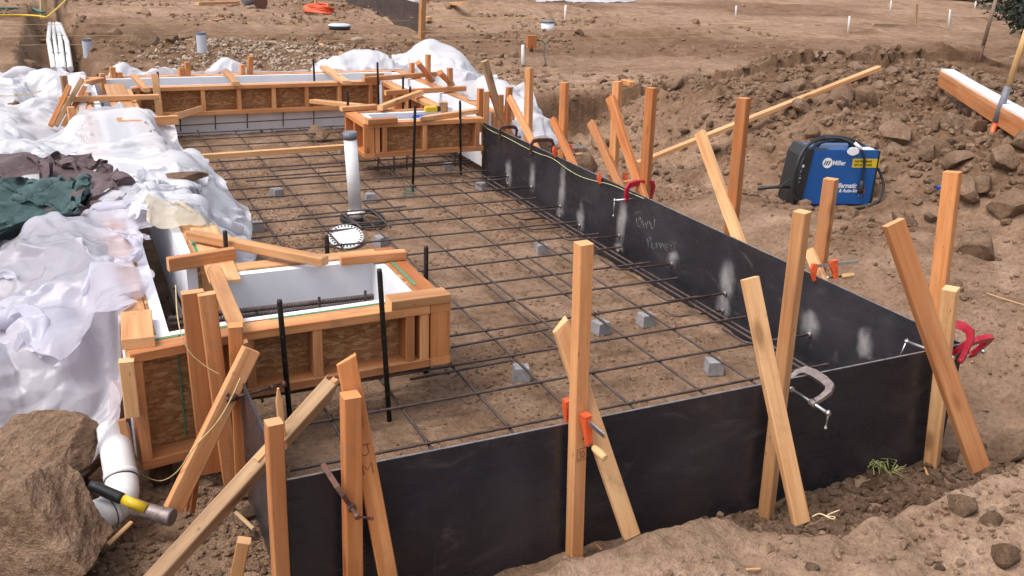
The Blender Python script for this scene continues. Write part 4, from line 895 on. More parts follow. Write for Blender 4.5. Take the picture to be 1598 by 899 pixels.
# back right
flat('long two-by-four across the right wall at the back corner', (567, 124), (684, 115), 0.51, 0.05, 0.045, mat='fir')
flat('two-by-four across the right wall in its middle', (601, 145), (726, 138), 0.51, 0.05, 0.045, mat='fir')
flat('two-by-four slanting from the middle box up to the right wall', (593, 168), (657, 144), 0.52, 0.05, 0.04, mat='pale')
flat('long two-by-four reaching from the back form to the middle box', (488, 158), (566, 166), 0.50, 0.07, 0.036, mat='pale', za=0.42)
flat('short two-by-four on the back edge of the middle box', (532, 170), (586, 166), 0.505, 0.06, 0.036, mat='pale')
flat('short block on the front left corner of the middle box', (572, 190), (618, 187), 0.50, 0.07, 0.04, mat='fir', name='wooden_block')
flat('board with a pointed end on the front of the middle box', (757, 171), (655, 186), 0.50, 0.06, 0.038, mat='pale', pointed=0.12)
flat('small wood block on the middle box beside the tape', (685, 163), (698, 163), 0.50, 0.07, 0.045, mat='old', name='wooden_block')
for (lb, a, b) in [('slanted brace on the far right wall beside the tall post', (675, 126), (652, 98)), ('slanted brace beside the post on the right wall', (706, 132), (686, 113))]:
    lumber('wooden_brace', lb, P(*a, 0.46), P(*b, 0.72), 0.05, 0.036, (1, 0.2, 0.2), 'red', 'brace')
flat('small flat board lying on the back right corner form', (568, 117), (598, 116), 0.50, 0.05, 0.03, mat='old')
flat('long bright two-by-four lying across the rebar grid', (268, 248), (541, 229), RZ + 0.055, 0.05, 0.042, mat='pale')
best = None
for za_ in np.arange(0.10, 0.40, 0.03):
    for zb_ in np.arange(0.5, 1.3, 0.03):
        A_, B_ = P(995, 255, za_), P(1372, 106, zb_); q = np.linspace(0, 1, 40)
        clr = (A_.z + (B_.z - A_.z) * q - ground(A_.x + (B_.x - A_.x) * q, A_.y + (B_.y - A_.y) * q)).min()
        if clr > 0.04 and (best is None or za_ + zb_ < best[0] + best[1]): best = (za_, zb_)
best = best or (0.35, 1.1)
flat('long board leaning from the right steel plate up the spoil heap', (995, 255), (1372, 106), za=best[0], zb=best[1], w=0.07, t=0.036, mat='pale', name='wooden_board')

# ================================================================== CLAMPS
def c_clamp(label, origin, a_dir, b_dir, L, D, mat='redpaint', screw='chrome', back=0.05, handle_dir=(0, 0, -1), hl=0.055, w=0.017, h=0.024, name='c_clamp'):
    """jaw opening L along a_dir (screw axis), throat depth D along b_dir; origin = fixed anvil face"""
    a = Vector(a_dir).normalized(); b = Vector(b_dir); b = (b - a * b.dot(a)).normalized(); n_ = a.cross(b)
    m = Matrix.Identity(4)
    for i in range(3): m[i][0] = a[i]; m[i][1] = b[i]; m[i][2] = n_[i]; m[i][3] = origin[i]
    t = thing(name, label, 'clamp', mat=m)
    pts = [(-0.006, -0.004, 0), (-0.010, D * 0.35, 0), (-0.010, D * 0.7, 0), (0.004, D * 0.93, 0), (L * 0.3, D, 0), (L * 0.7, D, 0), (L * 0.98, D * 0.93, 0), (L + 0.012, D * 0.7, 0), (L + 0.012, D * 0.35, 0), (L + 0.008, 0.012, 0)]
    MB().sweep(pts, [w * q for q in (.8, .8, .9, 1, 1, 1, 1, .9, .85, .85)], [h * q for q in (.6, .65, .85, 1.1, 1.15, 1.15, 1.1, .85, .7, .7)], (0, 0, 1)).build('frame', mat, t)
    MB().tube([(L - 0.006, 0, 0), (L + 0.022, 0, 0)], 0.0125, 12).build('screw_boss', mat, t)
    MB().tube([(-0.012, 0, 0), (0.0, 0, 0)], 0.011, 12).build('anvil', mat, t)
    MB().tube([(L * 0.25, 0, 0), (L + back, 0, 0)], 0.006, 10).build('screw', screw, t)
    MB().tube([(L * 0.25 - 0.008, 0, 0), (L * 0.25, 0, 0)], 0.011, 12).build('pad', screw, t)
    MB().tube([(L + back - 0.004, 0, 0), (L + back + 0.012, 0, 0)], 0.0085, 10).build('screw_head', screw, t)
    hd = m.to_3x3().inverted() @ Vector(handle_dir); hd = (hd - Vector((hd.x, 0, 0))).normalized(); c = Vector((L + back + 0.006, 0, 0))
    hb = MB().tube([c - hd * 0.012, c + hd * hl], 0.0034, 8)
    hb.build('handle', screw, t)
    MB().tube([c + hd * (hl - 0.004), c + hd * (hl + 0.004)], 0.0055, 8).build('handle_knob', screw, t)
    return t
o_ = PX(998, 313, XR + 0.06); c_clamp('small red clamp with a hanging handle on the right plate below the lettering side', (XR + 0.13, o_.y - 0.01, 0.375), (-1, 0, 0), (0, -0.12, 1), 0.17, 0.105, back=0.085, hl=0.10, w=0.022, h=0.03)
o2 = Vector((1.935, YF - 0.085, 0.40)); c_clamp('red clamp over the plate corner with its screw inside the pool', o2, (-0.25, 1, 0), (0.45, 0, 1), 0.115, 0.13, back=0.10, handle_dir=(-0.5, 0, -1), hl=0.075, w=0.02, h=0.03)
o3 = Vector((XR - 0.03, YF + 0.02, 0.34)); c_clamp('big red clamp at the outer corner with its spine to the right', o3, (1, -0.1, 0.12), (0.15, -0.55, 0.75), 0.115, 0.15, back=0.06, handle_dir=(0, 0, 1), hl=0.05, w=0.02, h=0.032)
o4 = PY(1220, 606, YF + 0.01); c_clamp('grey iron clamp holding the right front stake to the front plate', (o4.x + 0.02, YF + 0.012, 0.385), (0.05, -1, -0.06), (0.85, 0, 0.5), 0.13, 0.10, 'greyiron', 'chrome', back=0.075, handle_dir=(0.05, 0, -1), hl=0.06, w=0.018, h=0.028)
o5 = PY(556, 760, YS - 0.05); c_clamp('rusty clamp hooked over the front plate at the left stake', (o5.x - 0.03, YF + 0.012, 0.37), (0.12, -1, -0.15), (-0.45, 0, 0.9), 0.105, 0.085, 'rust', 'rust', back=0.05, handle_dir=(1, 0, -0.55), hl=0.05, w=0.015, h=0.022)
o6 = PY(454, 597, 0.10); c_clamp('rusty clamp lying across the upright stake at the left steel plate', PY(440, 600, 0.08), (-1, -0.2, -0.02), (0, 0.8, -0.4), 0.17, 0.10, 'rust', 'rust', back=0.02, handle_dir=(0, 0, 1), hl=0.02, w=0.014, h=0.018)
o7 = PX(840, 215, XR + 0.04); c_clamp('dark rusty clamp arching right of the farthest right-plate stake', (XR - 0.01, o7.y, 0.36), (1, -0.15, 0), (0, -0.2, 1), 0.15, 0.11, 'rust', 'rust', back=0.04, hl=0.05)
o8 = PX(790, 205, XR + 0.04); c_clamp('rusty clamp inside the far stake cluster', (XR - 0.01, o8.y, 0.37), (1, -0.15, 0), (0, -0.2, 1), 0.12, 0.09, 'rust', 'rust', back=0.04, hl=0.04)
def bar_clamp(label, origin, bar_dir, jaw_dir, L=0.24, gap=0.075, jaw=0.075):
    x = Vector(bar_dir).normalized(); y = Vector(jaw_dir); y = (y - x * y.dot(x)).normalized(); z = x.cross(y)
    m = Matrix.Identity(4)
    for i in range(3): m[i][0] = x[i]; m[i][1] = y[i]; m[i][2] = z[i]; m[i][3] = origin[i]
    t = thing('bar_clamp', label, 'clamp', mat=m)
    MB().box((L / 2 - 0.012, 0, 0), (L, 0.016, 0.006)).build('steel_bar', 'chrome', t)
    MB().sweep([(0, -0.014, 0), (-0.004, 0.012, 0), (-0.004, jaw * 0.6, 0), (0.002, jaw, 0)], [.02, .02, .018, .014], [.022, .03, .02, .014], (0, 0, 1)).build('fixed_jaw', 'orange', t)
    sj = MB().sweep([(gap + .012, -0.016, 0), (gap + .014, 0.012, 0), (gap + .022, jaw * 0.6, 0), (gap + .024, jaw, 0)], [.022, .022, .02, .018], [.034, .034, .022, .024], (0, 0, 1)); o = sj.build('sliding_jaw', 'orange', t)
    MB().box((gap + .016, -0.018, 0), (0.03, 0.006, 0.026)).build('clutch_plate', 'orange', o)
    MB().tube([(gap - 0.015, jaw - .006, 0), (gap + 0.06, jaw - .006, 0)], 0.0045, 8).build('screw', 'stakesteel', t)
    MB().tube([(gap - 0.02, jaw - .006, 0), (gap - 0.012, jaw - .006, 0)], 0.010, 10).build('pad', 'chrome', t)
    MB().tube([(gap + 0.055, jaw - .006, 0), (gap + 0.062, jaw - .006, 0), (gap + 0.09, jaw - .006, 0), (gap + 0.12, jaw - .006, 0), (gap + 0.125, jaw - .006, 0)], [0.009, 0.012, 0.0135, 0.012, 0.008], 12).build('wooden_handle', 'handle', t)
    return t
bar_clamp('orange bar clamp with a wooden handle on the tall middle front stake', PY(885, 630, YF + 0.02), (0.03, -1, 0.0), (0.12, 0, -1), 0.24, 0.105, 0.085)
bar_clamp('orange bar clamp on the stake in front of the welding machine', PX(1271, 416, XR - 0.012) , (1, -0.25, 0.08), (0, -0.1, -1), 0.24, 0.085, 0.07)
bar_clamp('small orange clamp on the top edge of the right plate', PX(936, 275, XR - 0.012), (1, -0.3, 0.0), (0, -0.25, -1), 0.26, 0.16, 0.05)
bar_clamp('orange clamp behind the short red-ended brace on the right plate', PX(866, 232, XR - 0.012), (1, 0.05, 0.0), (0, -0.15, -1), 0.28, 0.11, 0.06)

# ================================================================== DRAIN PIPE, LID, STUB PIPES
p = P(556, 345, 0); t = thing('drain_pipe', 'white plastic pipe standing upright on the pool floor with a grey collar', 'pipe', (p.x, p.y, 0))
lean = Vector((-0.03, 0, 0.62))
MB().tube([lean * 0.10, lean * 0.93], 0.044, 24).build('pipe_barrel', 'pvc', t); MB().tube([lean * 0.93, lean * 1.01], 0.046, 24).build('grey_collar', 'greyplastic', t)
MB().tube([(0, 0, 0.03), (0, 0, 0.05), (0, 0, 0.07), (0, 0, 0.08)], [0.05, 0.062, 0.062, 0.048], 24).build('flange', 'pvc', t); MB().tube([(0, 0, -0.02), (0, 0, 0.035)], 0.05, 20).build('base_coupling', 'black', t)
ring = [(math.cos(q) * 0.135, math.sin(q) * 0.17, 0.02 + 0.01 * math.sin(2 * q)) for q in np.linspace(0, 2 * math.pi, 36, endpoint=False)]
pr = P(572, 343, 0.02); o = MB().tube(ring, 0.018, 10, closed=True).build('drain_ring', 'black', loc=(pr.x - 0.03, pr.y, 0.01), label='black ring lying around the foot of the white drain pipe', cat='ring')
pl = P(540, 367, 0.06); t = thing('round_grate', 'round white slotted drain lid leaning by the black ring', 'drain lid', (pl.x, pl.y, 0.05)); t.rotation_euler = (0.42, -0.10, 0)
MB().tube([(0, 0, -0.006), (0, 0, 0.003), (0, 0, 0.006)], [0.112, 0.112, 0.106], 40).build('disc', 'white', t)
for k in range(28):
    q = 2 * math.pi * k / 28; MB().box((math.cos(q) * 0.097, math.sin(q) * 0.097, 0.0063), (0.016, 0.011, 0.002), Matrix.Rotation(q, 3, 'Z')).build('slot', 'dark', t)
pg = P(638, 302, 0.02); t = thing('wire_basket', 'small green wire basket at the foot of a black stake', 'wire basket', (pg.x, pg.y, 0))
for k in range(4): MB().tube([(math.cos(q) * 0.045, math.sin(q) * 0.045, 0.01 + k * 0.014) for q in np.linspace(0, 6.28, 14, endpoint=False)], 0.002, 5, closed=True).build('wire', 'greencord', t)
def stub(label, u, v, h, r, zt=0.25):
    b = P(u, v, zt); z = gz(b.x, b.y); t = thing('pipe_stub', label, 'pipe', (b.x, b.y, z - 0.05))
    MB().tube([(0, 0, 0), (0, 0, h)], r, 20, caps=False).build('pipe_barrel', 'pvc_grey', t); MB().tube([(0, 0, h - 0.03), (0, 0, h + 0.002)], r * 1.03, 20, caps=False).build('rim', 'greyplastic', t); MB().tube([(0, 0, h - 0.05), (0, 0, h - 0.045)], r * 0.96, 20).build('bore', 'dark', t)
stub('grey pipe stub standing in the dirt near the white conduits', 138, 88, 0.24, 0.058); stub('grey pipe stub behind the back wall plastic', 317, 96, 0.30, 0.062)
# elbow at the lower left
e = [P(176, 668, 0.17), P(183, 712, 0.11), P(190, 750, 0.06), P(192, 775, 0.03), P(180, 792, 0.02), P(160, 803, 0.02), P(120, 815, 0.02)]
cv = []
for k in range(len(e) - 1):
    for q in range(4): cv.append(e[k].lerp(e[k + 1], q / 4))
cv.append(e[-1])
for _ in range(3): cv = [cv[0]] + [(cv[i - 1] + cv[i] * 2 + cv[i + 1]) / 4 for i in range(1, len(cv) - 1)] + [cv[-1]]
t = thing('pipe_elbow', 'white plastic pipe elbow coming out of the dirt below the plastic', 'pipe', cv[12])
rel = [q - cv[12] for q in cv]
MB().tube(rel, 0.055, 22).build('pipe_barrel', 'pvc', t)
MB().tube([rel[7], rel[8]], 0.0575, 22).build('socket_rim', 'pvc', t); MB().tube([rel[17], rel[18]], 0.0575, 22).build('socket_rim', 'pvc', t)
MB().tube([rel[8], rel[8].lerp(rel[9], .25)], 0.0562, 22).build('joint_seam', 'dark', t); MB().tube([rel[18], rel[18].lerp(rel[19], .25)], 0.0562, 22).build('joint_seam', 'dark', t)
# conduits in the trench at far left
for k, (a, b, r, lb) in enumerate([((78, 34), (84, 108), 0.036, 'leftmost white conduit in the trench at far left'), ((83, 34), (92, 108), 0.028, 'second white conduit in the trench at far left'), ((88, 34), (99, 108), 0.036, 'third white conduit in the trench at far left'), ((93, 38), (110, 108), 0.038, 'rightmost white conduit in the trench at far left')]):
    A, B = P(*b, 0.03), P(*a, 0.0); z = 0.11; m_ = A.lerp(B, 0.5) + Vector((0.03 * (k - 1.5), 0, 0.01))
    t = thing('conduit', lb, 'pipe', A, 'white conduits in the trench'); pts = [A - A, (A.lerp(m_, 0.5) - A), m_ - A, m_.lerp(B, 0.5) - A, B - A]
    MB().tube(pts, r, 14).build('pipe_barrel', 'pvc', t)
    for q in (0.22, 0.47 + 0.05 * k): MB().tube([(B - A) * q + Vector((0, 0, 0.004)), (B - A) * (q + 0.012) + Vector((0, 0, 0.004))], r * 1.05, 14).build('print_band', 'greyplastic', t)

# ================================================================== SLEDGE HAMMER
hA, hB = P(140, 757, 0.13), P(232, 796, 0.055)
t = thing('sledge_hammer', 'sledge hammer with a black and yellow handle lying on the white elbow', 'hammer', hB); d = hA - hB
MB().tube([d * 0.45, d * 0.5, d * 0.9, d], [0.019, 0.02, 0.02, 0.017], 14).build('rubber_grip', 'black', t)
MB().tube([d * 0.04, d * 0.46], [0.0185, 0.0165], 14).build('yellow_handle', 'yellow', t)
q = (P(268, 803, 0.04) - P(212, 788, 0.05)); hx = q.normalized()
for seg_ in [([hx * -0.075, hx * -0.068, hx * -0.03, hx * 0.03, hx * 0.068, hx * 0.075], [0.026, 0.031, 0.027, 0.027, 0.031, 0.027])]: MB().tube([Vector((0.012, 0.0, -0.012)) + v_ for v_ in seg_[0]], seg_[1], 14).build('head', 'greyiron', t)

# ================================================================== WELDING MACHINE
wa, wb = P(1246, 319, 0.215), P(1357, 319, 0.215); wx = (wb - wa); WL = wx.length; wx.normalize(); wn = Vector((0, 0, 1)).cross(wx)
gzw = 0.5 * (gz(wa.x, wa.y) + gz(wb.x, wb.y)); wm = Matrix.Identity(4)
for i in range(3): wm[i][0] = wx[i]; wm[i][1] = wn[i]; wm[i][2] = (0, 0, 1)[i]; wm[i][3] = wa[i]
wm[2][3] = 0.205
W = thing('welding_machine', 'blue portable welding machine with coiled cables on bare dirt', 'welder', mat=wm)
WH, WD = 0.395, 0.24
mb = MB(); sl_ = 0.045      # body side profile: front edge leans back
prof = [(0.0, 0.012), (WL - 0.012, 0.012), (WL - 0.004, 0.03), (WL + 0.004, WH - 0.02), (WL - 0.012, WH), (sl_ + 0.01, WH), (sl_, WH - 0.012)]
vs_ = [(x, y, z) for y in (0.0, WD) for x, z in prof]; k = len(prof)
mb.add(vs_, [tuple(range(k)), tuple(range(2 * k - 1, k - 1, -1))] + [(i, i + k, (i + 1) % k + k, (i + 1) % k) for i in range(k)])
mb.build('blue_cover', 'blue', W)
mb = MB(); prof = [(-0.012, 0.0), (0.03, 0.0), (0.03 + sl_, WH + 0.01), (sl_ - 0.05, WH + 0.012), (-0.055, WH - 0.05), (-0.075, 0.06), (-0.06, 0.0)]
prof = [(-0.04, 0.0), (0.012, 0.0), (0.012 + sl_ - 0.004, WH + 0.008), (sl_ - 0.035, WH + 0.010), (-0.022, WH - 0.05), (-0.05, 0.07)]
vs_ = [(x, y, z) for y in (-0.008, WD + 0.008) for x, z in prof]; k = len(prof)
mb.add(vs_, [tuple(range(k)), tuple(range(2 * k - 1, k - 1, -1))] + [(i, i + k, (i + 1) % k + k, (i + 1) % k) for i in range(k)])
fp = mb.build('front_panel', 'black', W)
for (x, z, r) in [(-0.030, 0.26, .010), (-0.032, 0.22, .008), (-0.035, 0.175, .011), (-0.038, 0.13, .007)]: MB().tube([(x + 0.005, -0.0085, z), (x + 0.005, -0.014, z)], r, 12).build('knob', 'greyplastic', fp)
for (x, z, w_, h_) in [(-0.018, 0.285, .03, .018), (-0.03, 0.245, .022, .006), (-0.028, 0.20, .024, .006)]: MB().box((x, -0.009, z), (w_, 0.002, h_)).build('panel_label', 'white', fp)
MB().box((WL + 0.006, WD / 2, WH / 2), (0.012, WD + 0.006, WH - 0.01)).build('rear_panel', 'black', W)
MB().sweep([(0.12, WD / 2, WH - 0.002), (0.14, WD / 2, WH + 0.03), (0.18, WD / 2, WH + 0.042), (0.33, WD / 2, WH + 0.042), (0.37, WD / 2, WH + 0.03), (0.39, WD / 2, WH - 0.002)], 0.05, 0.022, (0, 1, 0)).build('carry_handle', 'black', W)
for x in (0.04, WL - 0.05):
    for y in (0.03, WD - 0.03): MB().box((x, y, 0.003), (0.04, 0.03, 0.02)).build('foot', 'black', W)
MB().box((0.115, 0.03, WH + 0.001), (0.10, 0.05, 0.002)).build('top_sticker', 'dark', W); MB().box((WL - 0.07, 0.06, WH + 0.001), (0.10, 0.08, 0.002)).build('top_sticker', 'white', W)
def face_text(s, x, z, size, mat, nm, shear=0.0, y=-0.0015, scale_x=1.0, label=None):
    o = bpy.data.objects.new(nm, text_mesh(s, size, 0.0004, shear)); COL.objects.link(o); o.data.materials.append(MT[mat]); o.parent = W
    o.location = (x, y, z); o.rotation_euler = (math.pi / 2, 0, 0); o.scale = (scale_x, 1, 1)
    if label: o['label'] = label
LX = lambda u: (u - 1246) / (1357 - 1246) * WL
MB().tube([(LX(1281), -0.0004, 0.305), (LX(1281), -0.0016, 0.305)], 0.036, 32).build('logo_disc', 'white', W)
for k in range(3):
    x0 = LX(1281) - 0.020 + k * 0.016; MB().add([(x0 - 0.010, -0.0022, 0.289), (x0 - 0.001, -0.0022, 0.289), (x0 + 0.012, -0.0022, 0.321), (x0 + 0.003, -0.0022, 0.321)], [(0, 1, 2, 3)]).build('logo_stroke', 'dark', W)
face_text('Miller', LX(1281) + 0.038, 0.290, 0.046, 'white', 'brand_lettering', scale_x=0.88)
MB().box((LX(1340), -0.0010, 0.305), (0.195 * WL / 0.52, 0.0014, 0.062)).build('yellow_sticker', 'yellow', W)
face_text('FASTER  BASE', LX(1340) - 0.085, 0.311, 0.021, 'dark', 'sticker_lettering', y=-0.0025); face_text('SETUP   CORE', LX(1340) - 0.085, 0.285, 0.021, 'dark', 'sticker_lettering', y=-0.0025)
face_text('Millermatic', LX(1295), 0.130, 0.048, 'white', 'model_lettering', 0.2, scale_x=0.80); face_text('& Auto-Set', LX(1305), 0.098, 0.036, 'white', 'model_lettering', 0.2, scale_x=0.85)
MB().box((LX(1343), -0.001, 0.105), (0.022, 0.0012, 0.03)).build('red_mark', 'redprint', W)
# cables wound over the machine
def cable(label, pts, r, mat='black', nm='cable'):
    q = [Vector(x) for x in pts]
    for _ in range(3):
        z = [q[0]]
        for i in range(len(q) - 1): z += [q[i] * 0.75 + q[i + 1] * 0.25, q[i] * 0.25 + q[i + 1] * 0.75]
        q = z + [q[-1]]
    return MB().tube(q, r, 8).build(nm, mat, W, label=label)
cable('cable loop over the front left of the machine', [(0.24, 0.1, WH + 0.06), (0.10, 0.06, WH + 0.065), (0.0, 0.02, WH + 0.02), (-0.06, -0.02, WH - 0.07), (-0.075, -0.02, 0.16), (-0.05, -0.02, 0.06), (0.04, -0.025, 0.0), (0.15, -0.03, -0.012)], 0.011)
cable('second cable loop inside the first', [(0.26, 0.1, WH + 0.05), (0.12, 0.05, WH + 0.045), (0.02, 0.02, WH - 0.01), (-0.035, -0.02, WH - 0.09), (-0.05, -0.02, 0.18), (-0.03, -0.02, 0.08)], 0.009)
cable('cable across the handle to the hanging plug', [(0.18, 0.12, WH + 0.065), (0.30, 0.08, WH + 0.065), (0.37, 0.02, WH + 0.03), (0.42, -0.012, WH - 0.02), (0.432, -0.014, WH - 0.12), (0.432, -0.014, 0.17)], 0.0085)
MB().tube([(0.432, -0.016, 0.185), (0.432, -0.016, 0.15), (0.432, -0.016, 0.13), (0.432, -0.016, 0.10), (0.432, -0.016, 0.095)], [0.012, 0.018, 0.021, 0.021, 0.017], 12).build('plug', 'black', W)
for dx in (-0.009, 0.009): MB().box((0.432 + dx, -0.016, 0.083), (0.003, 0.010, 0.028)).build('plug_prong', 'chrome', W)
cable('loop of cable behind the right end', [(WL - 0.02, 0.1, WH - 0.02), (WL + 0.07, 0.05, 0.22), (WL + 0.09, 0.0, 0.14), (WL + 0.05, -0.03, 0.03), (WL - 0.05, -0.04, -0.006), (0.25, -0.05, -0.012), (0.08, -0.04, -0.01)], 0.009)
cable('cable bundle on top', [(0.10, 0.16, WH + 0.03), (0.2, 0.19, WH + 0.06), (0.34, 0.16, WH + 0.06), (0.46, 0.12, WH + 0.02), (WL + 0.02, 0.08, WH - 0.06)], 0.010)
cable('welding gun lead at the left', [(-0.06, 0.06, 0.12), (-0.12, 0.04, 0.125), (-0.19, 0.05, 0.12), (-0.28, 0.08, 0.10)], 0.012)
cable('thin ground lead at the left', [(-0.06, 0.04, 0.18), (-0.13, 0.03, 0.14), (-0.15, 0.03, 0.06), (-0.10, 0.0, 0.03), (-0.12, -0.02, 0.02)], 0.004)
MB().tube([(0.355, 0.03, WH + 0.045), (0.40, -0.004, WH + 0.008)], 0.011, 12).build('hose_end', 'white', W, label='pale sleeve on the cable')
mb = MB(); cpt = Vector((0.335, -0.004, WH - 0.006)); mb.add([cpt + Vector((0.045 * math.cos(q), -0.003 - 0.004 * (k % 2), 0.03 * math.sin(q))) for k, q in enumerate(np.linspace(0, 6.28, 12, endpoint=False))], [tuple(range(12))]); mb.build('hanging_tag', 'white', W)

# ================================================================== TOOLS AND BEAM AT THE RIGHT
bA, bB = P(1478, 112, 0.82), P(1640, 205, 0.82); bd = (bB - bA).normalized(); bs = Vector((0, 0, 1)).cross(bd)
t = thing('foam_faced_timber', 'wooden form beam with white foam on top lying on the spoil heap', 'beam', bA); Lb2 = (bB - bA).length
m3 = frame_matrix((0, 0, 0), bd, bs).to_3x3()
for nm, mt, off, sz in [('beam_board', 'red', (0, 0, -0.085), (0.13, 0.10)), ('beam_board', 'fir', (0, 0, -0.015), (0.13, 0.036)), ('foam_strip', 'foam', (0.0, 0, 0.015), (0.115, 0.022))]:
    o = lumber(nm, None, bA + Vector(off), bB + Vector(off), sz[0], sz[1], bs, 'fir' if mt == 'foam' else mt, parent=t, r=0.002)
    if mt == 'foam': o.data.materials[0] = MT['foam']
hb_, ht = P(1524, 102, 0.50), None
def long_tool(label, base, top, parts):
    t = thing('digging_tool', label, 'tool', base); d = top - base
    for nm, mt, a, b, r0, r1 in parts: MB().tube([d * a, d * b], [r0, r1], 14).build(nm, mt, t)
    return t, d
g1 = P(1525, 102, 0.55); d1 = PY(1562, -30, g1.y)
long_tool('shovel with a long grey wooden handle standing behind the foam-topped beam', g1 - Vector((0, 0, 0.1)), d1, [('socket', 'rust', 0.0, 0.30, 0.032, 0.024), ('wooden_handle', 'grey_wood', 0.295, 1.0, 0.024, 0.022)])
g2 = P(1534, 250, 0.42); d2 = PY(1612, 20, g2.y)
t, d = long_tool('digging tool with an orange and yellow handle in front of the beam', g2, d2, [('orange_shank', 'orange', 0.0, 0.27, 0.018, 0.020), ('grey_tape', 'greyplastic', 0.265, 0.51, 0.026, 0.028), ('yellow_handle', 'handle', 0.505, 1.0, 0.023, 0.023)])
MB().sweep([(0.0, 0, 0.03), (-0.02, -0.03, 0.0), (-0.05, -0.06, -0.03)], 0.05, 0.01, (0.8, -0.6, 0)).build('blade', 'orange', t)
pr = P(1461, 322, 0.24); mb = MB()
v, f = rock_shape(2, 77, cuts=4, bump_=0.5); mb.add([tuple(q * 0.034) for q in v], [tuple(q) for q in f]); mb.build('blue_rag', 'blue_cloth', loc=(pr.x, pr.y, gz(pr.x, pr.y) + 0.02), label='crumpled blue rag on the dirt right of the welding machine', cat='rag')
pt = P(655, 180, 0.46); t = thing('tape_roll', 'blue tape roll in the middle form box', 'tape', (pt.x, pt.y, 0.44)); MB().tube([(math.cos(q) * 0.05, math.sin(q) * 0.05, 0) for q in np.linspace(0, 6.28, 20, endpoint=False)], 0.016, 8, closed=True).build('roll', 'blue_cloth', t)
pt = P(675, 173, 0.49); t = thing('tape_measure', 'yellow and black tape measure on the middle form box', 'tape measure', (pt.x, pt.y, 0.485)); MB().bbox((0, 0, 0.02), (0.14, 0.05, 0.04), 0.008).build('case', 'yellow', t); MB().box((0.05, 0, 0.021), (0.03, 0.052, 0.042)).build('clip', 'dark', t)

# ================================================================== PLASTIC SHEETS AND TARPS (draped by a small cloth solver)
SX0, SY0, SR = -3.0, -0.6, 0.025
sxs_ = np.arange(SX0, 4.2, SR); sys_ = np.arange(SY0, 9.2, SR)
SXg, SYg = np.meshgrid(sxs_, sys_, indexing='ij')
SUP = ground(SXg, SYg)
def raise_box(x0, x1, y0, y1, z):
    m = (SXg > x0) & (SXg < x1) & (SYg > y0) & (SYg < y1); SUP[m] = np.maximum(SUP[m], z)
raise_box(-1.03, -0.55, 0.30, 7.1, 0.485); raise_box(-1.03, 2.28, 6.28, 7.10, 0.485); raise_box(1.77, 2.28, 4.13, 7.1, 0.485)
HARD = SUP.copy()
def bulge(cx, cy, rx, ry, h):
    global SUP
    nz = 0.11 * fbm(SXg, SYg, 2.0, 3, int(cx * 7 + cy * 13) % 60) + 0.05 * (lumps(SXg, SYg, 3.5, 8) - .5)
    SUP = np.maximum(SUP, h - 0.06 + nz - 0.55 * ((np.abs(SXg - cx) / rx) ** 2 + (np.abs(SYg - cy) / ry) ** 2))
def sample(x, y):
    fx = np.clip((x - SX0) / SR, 0, len(sxs_) - 1.001); fy = np.clip((y - SY0) / SR, 0, len(sys_) - 1.001)
    i = fx.astype(int); j = fy.astype(int); a = fx - i; b = fy - j
    return (SUP[i, j] * (1 - a) + SUP[i + 1, j] * a) * (1 - b) + (SUP[i, j + 1] * (1 - a) + SUP[i + 1, j + 1] * a) * b
